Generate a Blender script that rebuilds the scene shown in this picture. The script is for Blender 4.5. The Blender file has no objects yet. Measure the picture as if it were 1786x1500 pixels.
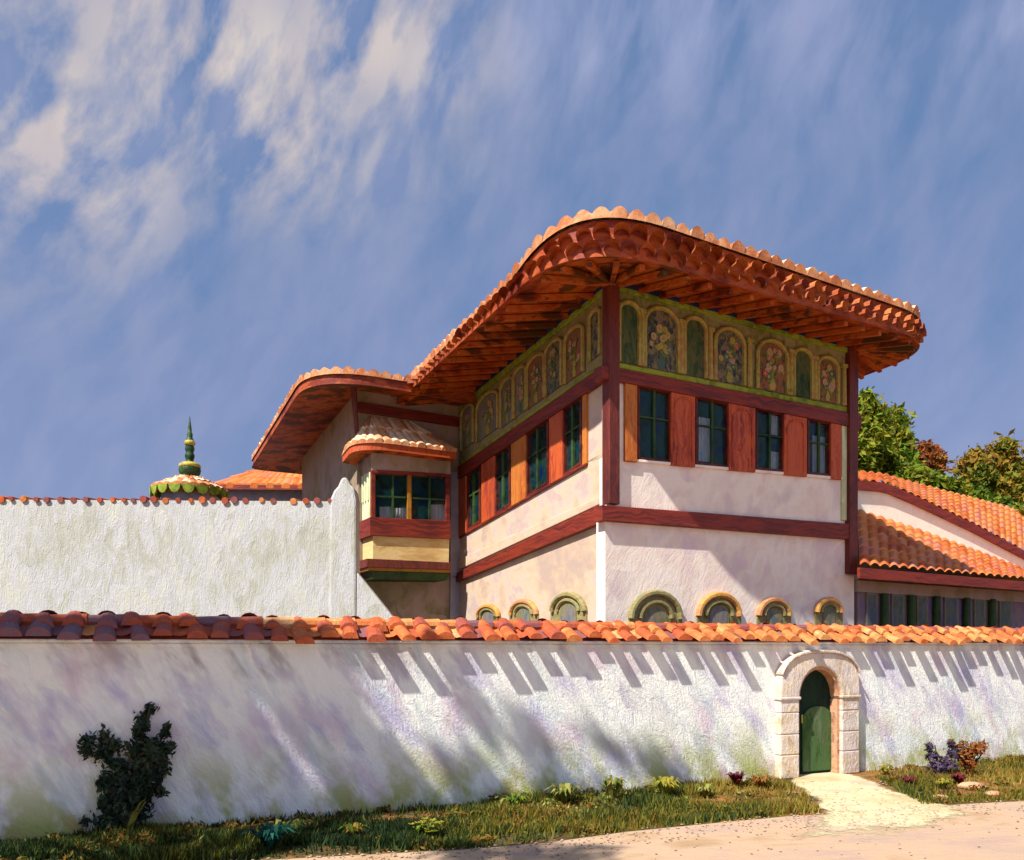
import bpy, bmesh, math, random
import numpy as np
from mathutils import Vector
random.seed(7); RNG = np.random.default_rng(11)
S = bpy.context.scene; COL = S.collection
PI = math.pi
# ------------------------------------------------------------------ camera frame of the survey
F, CX, HY, EYE = 1400.0, 893.0, 1130.0, 2.3
CAMP = Vector((0, 0, EYE))
def ray(x, y): return Vector(((x-CX)/F, 1.0, (HY-y)/F))
def at(x, y, Y): return CAMP + ray(x, y)*Y
def ground(x, y, z=0.0): return at(x, y, (EYE-z)*F/(y-HY))
class Face:                                             # a vertical plane of the place
    def __init__(s, a, d):
        s.o = Vector((a[0], a[1], 0)); s.d = Vector((d[0], d[1], 0)).normalized()
        s.n = Vector((s.d.y, -s.d.x, 0))
    def P(s, x, y, off=0.0):
        r = ray(x, y); q = s.o + s.n*off
        return CAMP + r*((q-CAMP).dot(s.n)/r.dot(s.n))
    def moved(s, off): return Face(s.o + s.n*off, s.d)
    def W(s, u, z, off=0.0): return s.o + s.d*u + s.n*off + Vector((0, 0, z))
Cc, Rc, Lc = Vector((1.977, 16, 0)), Vector((8.25, 19.5, 0)), Vector((-1.584, 23.85, 0))
FR = Face(Cc, Rc-Cc)                                     # right face of the pavilion
FL = Face(Lc, Cc-Lc)                                     # left face
dR, nR, nL = FR.d, FR.n, FL.n
dL = -FL.d
FW = Face(Lc, dR)                                        # front of the rear wing
Wc = Lc - dR*3.086
FO = FW.moved(0.85)                                      # front of the oriel
FWL = Face(Wc + dL*8.8, -dL)                             # left side of the wing
GA, GB = Vector((-4.62, 10.06, 0)), Vector((5.458, 14.5, 0))
FG = Face(GA, GB-GA)                                     # street front of the garden wall
# sun
phi, ELEV = math.radians(18), math.radians(50)
sh = -dR*math.cos(phi) + nR*math.sin(phi)
SUN = Vector((sh.x*math.cos(ELEV), sh.y*math.cos(ELEV), math.sin(ELEV)))

# ------------------------------------------------------------------ materials
def lin(h):
    h = h.lstrip('#'); c = [int(h[i:i+2], 16)/255 for i in (0, 2, 4)]
    return tuple(x/12.92 if x <= .04045 else ((x+.055)/1.055)**2.4 for x in c) + (1,)
class NT:
    def __init__(s, nt): s.t = nt; s.L = nt.links
    def n(s, typ, **kw):
        o = s.t.nodes.new(typ)
        for k, v in kw.items(): setattr(o, k, v)
        return o
    def put(s, sock, v):
        if hasattr(v, 'is_linked'): s.L.new(v, sock)
        else: sock.default_value = v
    def m(s, op, a, b=None, c=None, clamp=False):
        o = s.n('ShaderNodeMath', operation=op, use_clamp=clamp)
        for i, v in enumerate((a, b, c)):
            if v is not None: s.put(o.inputs[i], v)
        return o.outputs[0]
    def mix(s, f, a, b, mode='MIX'):
        o = s.n('ShaderNodeMix', data_type='RGBA', blend_type=mode)
        s.put(o.inputs[0], f); s.put(o.inputs[6], a); s.put(o.inputs[7], b)
        return o.outputs[2]
    def ramp(s, f, stops, interp='LINEAR'):
        o = s.n('ShaderNodeValToRGB'); r = o.color_ramp; r.interpolation = interp
        while len(r.elements) < len(stops): r.elements.new(.5)
        for e, (p, c) in zip(r.elements, stops): e.position = p; e.color = c
        s.put(o.inputs[0], f); return o.outputs[0]
    def noise(s, v, sc, det=3, rough=.55, dist=0.0):
        o = s.n('ShaderNodeTexNoise'); s.put(o.inputs['Vector'], v)
        o.inputs['Scale'].default_value = sc; o.inputs['Detail'].default_value = det
        o.inputs['Roughness'].default_value = rough; o.inputs['Distortion'].default_value = dist
        return o
    def mapping(s, v, scale=(1, 1, 1), rot=(0, 0, 0), loc=(0, 0, 0)):
        o = s.n('ShaderNodeMapping', vector_type='TEXTURE'); s.put(o.inputs[0], v)
        o.inputs['Scale'].default_value = tuple(1/k for k in scale); o.inputs['Rotation'].default_value = rot
        o.inputs['Location'].default_value = loc
        return o.outputs[0]
def pal(cols):
    n = len(cols); return [((i+.5)/n if n > 1 else 0, lin(c)) for i, c in enumerate(cols)]
MATS = {}
def paint(name, cols, scale=(3, 3, 3), rot=(0, 0, 0), rough=.8, bump=.5, bdist=.02, attr=False, big=.35, spread=2.2, spec=.25, stroke=.6, fine=26):
    """Hand-finished surface: dabs of a palette (cells stretched into strokes), broad patches, and ridged relief."""
    m = bpy.data.materials.new(name); m.use_nodes = True; t = NT(m.node_tree)
    b = m.node_tree.nodes['Principled BSDF']
    pos = t.n('ShaderNodeNewGeometry').outputs['Position']
    wob = t.noise(pos, 1.7, 3)
    vv = t.n('ShaderNodeVectorMath', operation='MULTIPLY_ADD')
    t.L.new(wob.outputs['Color'], vv.inputs[0]); vv.inputs[1].default_value = (.35, .35, .35); t.L.new(pos, vv.inputs[2])
    mp = t.mapping(vv.outputs[0], scale, rot)
    vo = t.n('ShaderNodeTexVoronoi', feature='F1'); t.put(vo.inputs['Vector'], mp); vo.inputs['Scale'].default_value = 1
    sep = t.n('ShaderNodeSeparateColor'); t.L.new(vo.outputs['Color'], sep.inputs[0])
    soft = t.noise(mp, 1.3, 5, .6).outputs[0]
    low = t.noise(pos, big, 3).outputs[0]
    v = t.m('ADD', t.m('MULTIPLY', sep.outputs[0], stroke*.5), t.m('ADD', t.m('MULTIPLY', t.m('SUBTRACT', soft, .5), spread*.55), t.m('MULTIPLY', t.m('SUBTRACT', low, .5), spread*.8)))
    v = t.m('ADD', v, .5-stroke*.25, clamp=True)
    if attr:
        a = t.n('ShaderNodeAttribute', attribute_name='tint')
        v = t.m('ADD', t.m('MULTIPLY', v, .36), t.m('MULTIPLY', a.outputs['Fac'], .64), clamp=True)
    colr = t.ramp(v, pal(cols))
    t.L.new(colr, b.inputs['Base Color'])
    b.inputs['Roughness'].default_value = rough; b.inputs['Specular IOR Level'].default_value = spec
    if bump:
        ridg = t.noise(t.mapping(mp, (4, 4, 1.2)), 1.6, 4, .65).outputs[0]
        fin = t.noise(pos, fine, 3, .7).outputs[0]
        h = t.m('ADD', t.m('MULTIPLY', vo.outputs['Distance'], .5), t.m('ADD', ridg, t.m('MULTIPLY', fin, .35)))
        bp = t.n('ShaderNodeBump'); bp.inputs['Strength'].default_value = bump; bp.inputs['Distance'].default_value = bdist
        t.L.new(h, bp.inputs['Height']); t.L.new(bp.outputs[0], b.inputs['Normal'])
    MATS[name] = m; return m
def leafmat(name, cols):
    m = bpy.data.materials.new(name); m.use_nodes = True; t = NT(m.node_tree)
    b = m.node_tree.nodes['Principled BSDF']; o = m.node_tree.nodes['Material Output']
    a = t.n('ShaderNodeAttribute', attribute_name='tint')
    c = t.ramp(a.outputs['Fac'], pal(cols))
    t.L.new(c, b.inputs['Base Color']); b.inputs['Roughness'].default_value = .65; b.inputs['Specular IOR Level'].default_value = .2
    tr = t.n('ShaderNodeBsdfTranslucent'); t.L.new(c, tr.inputs[0])
    mx = t.n('ShaderNodeMixShader'); mx.inputs[0].default_value = .3
    t.L.new(b.outputs[0], mx.inputs[1]); t.L.new(tr.outputs[0], mx.inputs[2]); t.L.new(mx.outputs[0], o.inputs[0])
    MATS[name] = m; return m
def glassmat(name, tint, amount=.5):
    m = bpy.data.materials.new(name); m.use_nodes = True; t = NT(m.node_tree)
    b = m.node_tree.nodes['Principled BSDF']; o = m.node_tree.nodes['Material Output']
    pos = t.n('ShaderNodeNewGeometry').outputs['Position']
    c = t.ramp(t.noise(pos, 4, 3).outputs[0], [(.35, lin(tint[0])), (.5, lin(tint[1])), (.65, lin(tint[2]))])
    t.L.new(c, b.inputs['Base Color']); b.inputs['Roughness'].default_value = .12; b.inputs['Specular IOR Level'].default_value = .6
    bp = t.n('ShaderNodeBump'); bp.inputs['Strength'].default_value = .25; bp.inputs['Distance'].default_value = .03
    t.L.new(t.noise(pos, 5, 2).outputs[0], bp.inputs['Height']); t.L.new(bp.outputs[0], b.inputs['Normal'])
    tr = t.n('ShaderNodeBsdfTransparent'); tr.inputs[0].default_value = (.93, .96, .97, 1)
    mx = t.n('ShaderNodeMixShader'); mx.inputs[0].default_value = amount
    t.L.new(b.outputs[0], mx.inputs[1]); t.L.new(tr.outputs[0], mx.inputs[2]); t.L.new(mx.outputs[0], o.inputs[0])
    MATS[name] = m; return m
UP = (3.2, 3.2, 1.1)                                     # upright strokes
SLANT = (0, math.radians(-30), math.radians(24))
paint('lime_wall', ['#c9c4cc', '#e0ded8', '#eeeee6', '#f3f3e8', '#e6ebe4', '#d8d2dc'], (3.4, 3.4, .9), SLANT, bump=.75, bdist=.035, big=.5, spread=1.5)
def weather(name):
    nt = MATS[name].node_tree; t = NT(nt); b = nt.nodes['Principled BSDF']; src = b.inputs['Base Color'].links[0].from_socket
    g = t.n('ShaderNodeNewGeometry').outputs['Position']; sp = t.n('ShaderNodeSeparateXYZ'); t.L.new(g, sp.inputs[0]); z = sp.outputs[2]
    n1 = t.noise(t.mapping(g, (1.7, 1.7, 1.1), (0, math.radians(-25), .4)), 1, 4, .6).outputs[0]
    n2 = t.noise(t.mapping(g, (3.2, 3.2, .7), (0, math.radians(-30), .4), (4, 2, 0)), 1, 4, .6).outputs[0]
    n3 = t.noise(t.mapping(g, (2.2, 2.2, .8), (0, math.radians(-35), .4), (1, 7, 3)), 1, 4, .6).outputs[0]
    n4 = t.noise(g, 1.1, 2).outputs[0]
    foot = t.m('SUBTRACT', 1.15, t.m('MULTIPLY', z, 1.0), clamp=True)
    moss = t.m('MULTIPLY', t.m('MULTIPLY', t.m('SUBTRACT', n1, .43), 7, clamp=True), t.m('MULTIPLY', foot, .95))
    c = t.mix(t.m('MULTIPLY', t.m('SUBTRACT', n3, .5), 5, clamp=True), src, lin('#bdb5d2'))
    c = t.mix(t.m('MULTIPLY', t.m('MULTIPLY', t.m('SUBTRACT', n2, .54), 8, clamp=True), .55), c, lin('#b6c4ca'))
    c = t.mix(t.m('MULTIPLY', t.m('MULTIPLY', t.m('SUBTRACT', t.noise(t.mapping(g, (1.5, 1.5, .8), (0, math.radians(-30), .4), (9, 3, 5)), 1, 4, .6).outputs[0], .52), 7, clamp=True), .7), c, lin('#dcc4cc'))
    c = t.mix(moss, c, lin('#a9ab58'))
    rust = t.m('MULTIPLY', t.m('MULTIPLY', t.m('SUBTRACT', n2, .5), 7, clamp=True), t.m('MULTIPLY', t.m('SUBTRACT', 1.0, t.m('MULTIPLY', z, 2.6), clamp=True), .6))
    c = t.mix(rust, c, lin('#b98468'))
    high = t.m('MULTIPLY', t.m('SUBTRACT', z, 1.75), 2.2, clamp=True)
    run = t.m('MULTIPLY', t.m('MULTIPLY', t.m('SUBTRACT', n3, .47), 8, clamp=True), t.m('MULTIPLY', high, t.m('MULTIPLY', t.m('SUBTRACT', n4, .35), 3, clamp=True)))
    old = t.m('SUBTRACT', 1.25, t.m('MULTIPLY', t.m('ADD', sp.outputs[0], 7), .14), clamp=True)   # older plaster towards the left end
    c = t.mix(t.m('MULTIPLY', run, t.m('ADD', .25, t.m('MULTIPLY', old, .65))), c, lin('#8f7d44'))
    t.L.new(c, b.inputs['Base Color'])
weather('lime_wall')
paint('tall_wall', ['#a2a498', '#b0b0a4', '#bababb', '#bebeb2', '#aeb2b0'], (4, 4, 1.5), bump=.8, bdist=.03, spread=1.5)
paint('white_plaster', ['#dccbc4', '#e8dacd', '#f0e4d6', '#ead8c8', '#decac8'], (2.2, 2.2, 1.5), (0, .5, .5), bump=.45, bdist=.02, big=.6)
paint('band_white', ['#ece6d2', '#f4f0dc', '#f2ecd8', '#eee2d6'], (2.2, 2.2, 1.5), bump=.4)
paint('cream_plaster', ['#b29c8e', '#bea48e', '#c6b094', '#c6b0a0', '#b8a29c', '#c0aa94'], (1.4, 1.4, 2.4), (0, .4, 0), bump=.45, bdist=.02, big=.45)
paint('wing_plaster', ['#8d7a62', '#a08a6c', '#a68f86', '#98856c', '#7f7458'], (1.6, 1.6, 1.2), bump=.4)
paint('bay_plaster', ['#c09a60', '#d0b070', '#dcc389', '#c8a468'], (1.2, 1.2, 5), bump=.4)
paint('bay_side', ['#b4b888', '#c4c89a', '#d4d6b4', '#a4ac78'], (4, 4, .8), bump=.4)
paint('red_beam', ['#481412', '#6a2014', '#862e18', '#581a18', '#762814'], (.8, .8, 16), rough=.55, bump=.5, spread=1.6, bdist=.012, spec=.4)
paint('dark_post', ['#40161a', '#5a2018', '#702c1c', '#4a1c20'], (16, 16, .8), rough=.55, spread=1.6, bump=.4, bdist=.012, spec=.4)
paint('shutter_red', ['#7c2a18', '#a63e1c', '#c05826', '#b44a22', '#8c3626'], (16, 16, .9), rough=.55, spread=1.7, bump=.4, bdist=.012, spec=.4)
paint('shutter_orange', ['#94441e', '#b4622a', '#c07834', '#a04e24'], (16, 16, .9), rough=.55, spread=1.7, bump=.4, bdist=.012)
paint('soffit_wood', ['#58200f', '#8a3414', '#b04c18', '#bc6220', '#6c2c10', '#5a3c16'], (1.6, 1.6, 3), (0, 0, .5), rough=.6, bump=.5, spread=2.6)
paint('fascia', ['#6a2416', '#94401e', '#b0562a', '#7a3020'], (2, 2, 6), rough=.55, bump=.5)
paint('roof_tile', ['#7a3422', '#a8502a', '#c06a38', '#cc8450', '#d49a6a', '#b86048'], (6, 6, 6), rough=.75, bump=.5, attr=True)
paint('pale_tile', ['#8c4a2e', '#b46c40', '#cc9468', '#dab48c', '#e4d0b0', '#c08458'], (6, 6, 6), rough=.75, bump=.5, attr=True)
paint('eave_tile', ['#64281a', '#8c3c1c', '#aa5626', '#bc6e38', '#94482a', '#743c3c'], (7, 7, 7), rough=.75, bump=.6, attr=True)
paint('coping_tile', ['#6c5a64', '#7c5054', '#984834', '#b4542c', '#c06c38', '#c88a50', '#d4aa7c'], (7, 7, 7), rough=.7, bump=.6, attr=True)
paint('low_tile', ['#a84a22', '#c4662c', '#d07e3e', '#c87850', '#bc6a54'], (5, 5, 5), rough=.75, bump=.6, attr=True)
paint('frieze', ['#5c5a30', '#767240', '#8c8454', '#989068', '#807048', '#6a7044'], (4, 4, 3), rough=.7, bump=.5, bdist=.02)
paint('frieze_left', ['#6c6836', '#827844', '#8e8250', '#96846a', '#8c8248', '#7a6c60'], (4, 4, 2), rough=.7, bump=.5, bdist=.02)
paint('molding', ['#7c7438', '#98863c', '#a89c54', '#a47848', '#7a8048'], (7, 7, 7), rough=.65, bump=.4)
paint('moss_trim', ['#5c6a1c', '#7c8a24', '#96a034', '#6a7430'], (4, 4, 4), rough=.7, bump=.4)
paint('navy_trim', ['#1c2044', '#2a2c58', '#34305a'], (4, 4, 4), bump=.3)
paint('niche_green', ['#223420', '#34482c', '#4a5836', '#625e34', '#3c4838'], (8, 8, 2.5), bump=.5, stroke=1.0)
paint('door_dark', ['#0a1a14', '#10261a', '#173020', '#0c1820'], (9, 9, 1.2), bump=.5)
paint('door_green', ['#28401f', '#365228', '#456236', '#4a5a34', '#5c6c50'], (9, 9, 1.2), bump=.5, stroke=1.0)
paint('niche_blue', ['#242e3a', '#34424a', '#4c5440', '#746846', '#867464', '#3f4830'], (15, 15, 8), bump=.5, stroke=1.3)
paint('niche_rose', ['#424c30', '#62623c', '#8c5c3c', '#a0503a', '#586040', '#74684a'], (15, 15, 8), bump=.5, stroke=1.3)
paint('niche_lilac', ['#6a6670', '#787274', '#827a5c', '#6a6c48', '#5c667a'], (8, 8, 2.5), bump=.5, stroke=1.1)
paint('frame_wood', ['#3a1414', '#54201a', '#6a2c1c', '#2c1a18'], (5, 5, 5), rough=.5, bump=.3)
paint('amber_wood', ['#8a5818', '#a87424', '#b4662a'], (5, 5, 5), rough=.5, bump=.3)
paint('green_wood', ['#1c3018', '#2c4420', '#3c5024', '#24381c'], (4, 4, 4), rough=.6, bump=.4)
paint('room_dark', ['#0e1418', '#14201f', '#22261c', '#2a1c18'], (2, 2, 2), bump=0)
paint('curtain', ['#dcd8e4', '#f0ecee', '#ccd6f0', '#e8d8d0'], (6, 6, 2), bump=.4, stroke=1)
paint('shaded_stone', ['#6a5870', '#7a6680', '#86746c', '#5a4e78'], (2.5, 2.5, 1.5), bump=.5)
paint('stone', ['#b89c80', '#cdb498', '#dccab4', '#cfc0b8', '#c0a890', '#e2d8c0'], (3, 3, 3), bump=.8, bdist=.03)
paint('olive_paint', ['#66643a', '#827a4c', '#98885a', '#77764c', '#a48a60'], (3, 3, 9), bump=.5)
paint('gold_band', ['#b4803c', '#c8944c', '#b87858', '#a8904c'], (3, 3, 9), bump=.5)
paint('earth', ['#2e2a16', '#5c4420', '#3c3c1a', '#7a5226', '#8c6430', '#2c3818'], (2, 2, 2), bump=.8, bdist=.04)
paint('road_dust', ['#97785a', '#a68868', '#b4977a', '#b0947c', '#a88c7c', '#b89c80'], (.8, 2.4, 2), (0, 0, .25), bump=.7, bdist=.025, big=.5, spread=1.7, stroke=.35, fine=45)
paint('path_sand', ['#a8966e', '#b8a880', '#c4b892', '#b49e84'], (2, 2, 2), (0, 0, .4), bump=.7, bdist=.03)
paint('bark', ['#2e2218', '#43321f', '#55402c'], (6, 6, 1.5), bump=.8, bdist=.03)
paint('rock', ['#a46a4c', '#bd8460', '#c89a78', '#90604c'], (5, 5, 5), bump=.7)
paint('pebble', ['#8c7258', '#a08a70', '#b09a80', '#9a8478', '#baa88e'], (20, 20, 20), bump=.3, attr=True)
paint('grey_lilac', ['#8c8a98', '#9c98a4', '#aaa4a8'], (2, 2, 2), bump=.4)
paint('patina', ['#14281a', '#1e3a20', '#30502a', '#5a6428'], (9, 9, 9), rough=.45, bump=.4)
paint('gilt', ['#7c7420', '#a89830', '#bca84c', '#b09070'], (9, 9, 9), rough=.45, bump=.4)
leafmat('grass_leaf', ['#1f2e14', '#28421e', '#46521c', '#6c6a22', '#8a7a2a', '#7e5620', '#a08c40'])
leafmat('cover_leaf', ['#2c3a16', '#46501c', '#6a6424', '#8a6a28', '#7a4c20', '#3c4c1c', '#94843c'])
leafmat('dark_leaf', ['#18261e', '#26382a', '#344834', '#445236', '#4e4430', '#3a5a58'])
leafmat('green_leaf', ['#2a420f', '#3e5c14', '#587618', '#7c8a20', '#8a7c24', '#345a20'])
leafmat('bright_leaf', ['#4a7020', '#5c8428', '#749430', '#88963c', '#56782c'])
leafmat('rust_leaf', ['#5a3c18', '#844c22', '#a0562a', '#8c6426', '#66661e'])
leafmat('gold_leaf', ['#4a5e1c', '#6a701e', '#947c24', '#8a5c26', '#44601e'])
leafmat('yellow_leaf', ['#6c6a20', '#8c8226', '#ac9a30', '#7c8430'])
leafmat('crimson_leaf', ['#4c1a20', '#682024', '#7c3028', '#4c243a'])
leafmat('lime_leaf', ['#5c6828', '#7a8236', '#98984c', '#8a7c3c', '#566426'])
leafmat('shadow_leaf', ['#48384c', '#5a4662', '#66586e', '#544456'])
glassmat('glass', ('#15306a', '#1c5a50', '#1c2026'), .76)

# ------------------------------------------------------------------ object helpers
def tag(o, label=None, cat=None, group=None, kind=None):
    for k, v in (('label', label), ('category', cat), ('group', group), ('kind', kind)):
        if v: o[k] = v
    return o
def thing(name, loc, label, cat, group=None):
    o = bpy.data.objects.new(name, None); COL.objects.link(o); o.location = loc; o.empty_display_size = .2
    return tag(o, label, cat, group)
def link(name, verts, faces, mat, parent=None, tint=None, smooth=False, bevel=0):
    me = bpy.data.meshes.new(name)
    me.from_pydata([tuple(v) for v in verts], [], [tuple(int(i) for i in f) for f in faces]); me.materials.append(MATS[mat])
    if tint is not None:
        a = me.attributes.new('tint', 'FLOAT', 'FACE'); a.data.foreach_set('value', np.asarray(tint, dtype=np.float32))
    if smooth: me.polygons.foreach_set('use_smooth', [True]*len(me.polygons))
    me.update()
    o = bpy.data.objects.new(name, me); COL.objects.link(o)
    if parent is not None:
        r = parent; off = Vector((0, 0, 0))
        while r is not None: off += r.location; r = r.parent
        o.parent = parent; o.location = -off
    if bevel:
        md = o.modifiers.new('bevel', 'BEVEL'); md.width = bevel; md.segments = 2; md.limit_method = 'ANGLE'; md.angle_limit = .6
    return o
class MB:
    def __init__(s): s.v = []; s.f = []; s.t = []
    def add(s, vs, fs, tint=None):
        b = len(s.v); s.v += list(vs); s.f += [[b+i for i in f] for f in fs]
        s.t += [tint if tint is not None else random.random()]*len(fs)
    def prism(s, front, vec, tint=None):
        """front polygon (seen counter-clockwise or not) swept by vec"""
        n = len(front); nn = Vector((0, 0, 0))
        for i in range(n): nn += (front[i]-front[0]).cross(front[(i+1) % n]-front[0])
        pts = list(front) if nn.dot(vec) < 0 else list(front)[::-1]
        vs = pts + [p+vec for p in pts]
        fs = [list(range(n)), list(range(2*n-1, n-1, -1))]
        for i in range(n): fs.append([i, n+i, n+(i+1) % n, (i+1) % n])
        s.add(vs, fs, tint)
    def box(s, c, ax, ay, az, tint=None):
        s.prism([c-ax-ay-az, c+ax-ay-az, c+ax-ay+az, c-ax-ay+az], ay*2, tint)
    def tube(s, pts, rad, k=8, tint=None, cap=True):
        rings = []
        for i, p in enumerate(pts):
            a = pts[max(0, i-1)]; b = pts[min(len(pts)-1, i+1)]; d = (b-a).normalized()
            u = d.orthogonal().normalized() if i == 0 else (u - d*u.dot(d)).normalized()
            w = d.cross(u); r = rad[i] if hasattr(rad, '__len__') else rad
            rings.append([p + (u*math.cos(2*PI*j/k) + w*math.sin(2*PI*j/k))*r for j in range(k)])
        fs = []
        for i in range(len(pts)-1):
            for j in range(k): fs.append([i*k+j, i*k+(j+1) % k, (i+1)*k+(j+1) % k, (i+1)*k+j])
        if cap: fs += [list(range(k))[::-1], list(range((len(pts)-1)*k, len(pts)*k))]
        s.add([v for r in rings for v in r], fs, tint)
    def lathe(s, c, prof, k=20, tint=None):
        vs = [c + Vector((r*math.cos(2*PI*j/k), r*math.sin(2*PI*j/k), z)) for r, z in prof for j in range(k)]
        fs = [[i*k+j, i*k+(j+1) % k, (i+1)*k+(j+1) % k, (i+1)*k+j] for i in range(len(prof)-1) for j in range(k)]
        s.add(vs, fs, tint)
    def build(s, name, mat, parent=None, smooth=False, bevel=0): return link(name, s.v, s.f, mat, parent, s.t, smooth, bevel)
def slab(face, poly, off, thick, name, mat, parent, bevel=.012):
    b = MB(); b.prism([face.P(x, y, off) for x, y in poly], -face.n*thick); return b.build(name, mat, parent, bevel=bevel)
def arch_px(x0, x1, yt, yb, spring=None, k=10):
    cx, hw = (x0+x1)/2, (x1-x0)/2; ys = spring if spring is not None else yt + hw*1.05
    return [(x0, yb)] + [(cx-hw*math.cos(PI*i/k), ys-(ys-yt)*math.sin(PI*i/k)) for i in range(k+1)] + [(x1, yb)]
def leafcloud(name, blobs, mat, parent=None, size=.12, per=300, flat=.9, squash=1.0, seed=None, droop=0.0):
    """many small leaf faces spread through the volume of a few clumps"""
    g = np.random.default_rng(seed if seed is not None else RNG.integers(1 << 30))
    V = []; T = []
    for (c, r, w) in blobs:
        n = int(per*w)
        d = g.normal(size=(n, 3)); d /= np.linalg.norm(d, axis=1)[:, None]
        rr = r*(g.random(n)**.5)*(1+.22*np.sin(5*d[:, 0]+3*d[:, 2]+c[0]*9)+.16*np.sin(9*d[:, 1]+1.7+c[2]*7))*(.8+.5*g.random(n)**2)
        p = np.array(c) + d*rr[:, None]*np.array((1, 1, squash))
        nrm = d*.6 + g.normal(size=(n, 3))*flat; nrm /= np.linalg.norm(nrm, axis=1)[:, None]
        a = np.cross(nrm, g.normal(size=(n, 3))); a /= np.linalg.norm(a, axis=1)[:, None]
        a[:, 2] -= droop; a /= np.linalg.norm(a, axis=1)[:, None]
        bb = np.cross(nrm, a); sz = size*(.55+.9*g.random(n))[:, None]
        V.append(np.stack([p-a*sz, p+bb*sz*.42+nrm*sz*.08, p+a*sz, p-bb*sz*.42+nrm*sz*.08], 1).reshape(-1, 3))
        base = g.random()*.55
        T.append(np.clip(base + g.random(n)*.45 + .12*(g.random(n)-.5), 0, 1))
    V = np.concatenate(V); T = np.concatenate(T); k = len(T)
    return link(name, V, np.arange(4*k).reshape(k, 4), mat, parent, T)
def rounded(pts, rads, step=.05):
    """closed plan polygon with rounded corners -> evenly spaced points"""
    out = []; n = len(pts)
    for i in range(n):
        p, a, b = pts[i], pts[i-1], pts[(i+1) % n]; r = rads[i]
        u = (a-p).normalized(); v = (b-p).normalized()
        if r <= 0: out.append(p); continue
        q0, q1 = p+u*r, p+v*r
        for k in range(13):
            t = k/12; out.append(q0*(1-t)**2 + p*2*t*(1-t) + q1*t*t)
    out.append(out[0]); res = []; acc = 0
    for a, b in zip(out[:-1], out[1:]):
        L = (b-a).length; d = -acc
        while d + step <= L: d += step; res.append(a + (b-a)*(d/L))
        acc = L - d
        if acc >= step: acc -= step
    return res
def tile_roof(name, eave, top, z0, z1, mat, parent, period=.3, amp=.07, course=.42, closed=True, lip=.12, curve=0.0, zf=None):
    """barrel-tile roof lofted from an eave line to a top line; every tile of every course has its own tone"""
    n = len(eave); s = [0.0]
    for i in range(1, n): s.append(s[-1] + (eave[i]-eave[i-1]).length)
    mean = sum((t-e).length for e, t in zip(eave, top))/n
    nc = max(2, int(mean/course)); rows = []
    for j in range(nc):
        for (f, lift) in ((j/nc, .055), ((j+1)/nc-.002, 0.0)): rows.append((f, lift, j))
    V = []; I = []
    for (f, lift, j) in rows:
        row = []
        for i in range(n):
            w = abs(math.sin(PI*s[i]/period)); tid = int(s[i]/period)
            jit = math.sin(tid*12.9898+j*78.233)*43758.5; jit -= math.floor(jit)
            e, t = eave[i], top[i]; out = (e-t); out.z = 0
            out = out.normalized()*(.05*(jit-.5) if f == 0 else 0)
            ez = zf(i) if zf else z0
            z = ez + (z1-ez)*(f + curve*f*(f-1)) + amp*(w**.8)*1.2 + lift + .02*(jit-.5)
            V.append(e.lerp(t, f)+out+Vector((0, 0, z)))
    F = []; T = []
    def tn(i, j):
        h = math.sin(int(s[i]/period)*91.17+j*37.7)*24634.6; return h-math.floor(h)
    m = n if closed else n-1
    for r in range(len(rows)-1):
        for i in range(m):
            k = (i+1) % n; F.append([r*n+i, r*n+k, (r+1)*n+k, (r+1)*n+i]); T.append(tn(i, rows[r][2]))
    b = len(V)
    for i in range(n): V.append(eave[i]+Vector((0, 0, (zf(i) if zf else z0)-lip)))
    for i in range(m):
        k = (i+1) % n; F.append([b+i, b+k, k, i]); T.append(.1+.2*tn(i, 3))
    return link(name, V, F, mat, parent, T)
def strip(name, A, B, mat, parent, closed=True, tint=.5):
    n = len(A); F = [[i, (i+1) % n, n+(i+1) % n, n+i] for i in range(n if closed else n-1)]
    return link(name, list(A)+list(B), F, mat, parent, [tint]*len(F))
def Z(p, z): return Vector((p.x, p.y, z))

# ------------------------------------------------------------------ ground, road, path
def sheet(name, pts, mat, z, kind='structure'):
    o = link(name, [Z(p, z) for p in pts], [list(range(len(pts)))], mat, None); o['kind'] = kind; return o
link('ground', [(-400, -200, 0), (400, -200, 0), (400, 600, 0), (-400, 600, 0)], [[0, 1, 2, 3]], 'earth')['kind'] = 'structure'
edge = [(-900, 1560), (150, 1522), (480, 1500), (820, 1482), (960, 1470), (1090, 1452), (1250, 1436), (1380, 1424), (1440, 1422), (1520, 1416), (1610, 1408), (1700, 1402), (1830, 1396), (2600, 1372)]
eg = [ground(x, y) for x, y in edge]
sheet('road', [Vector((-30, 3, 0)), Vector((-30, -12, 0)), Vector((40, -12, 0)), Vector((48, 14, 0))] + eg[::-1], 'road_dust', .006)
gl, gr = FG.P(1388, 1353), FG.P(1456, 1349)
pl = [(1384, 1356), (1370, 1366), (1388, 1380), (1418, 1398), (1440, 1414), (1448, 1424), (1470, 1436), (1420, 1462), (1400, 1478), (1500, 1464), (1560, 1442)]
pr = [(1620, 1436), (1700, 1418), (1640, 1408), (1592, 1394), (1552, 1374), (1520, 1356), (1478, 1349)]
back = [Z(gr, 0)-FG.n*.4, Z(gl, 0)-FG.n*.4]
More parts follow.
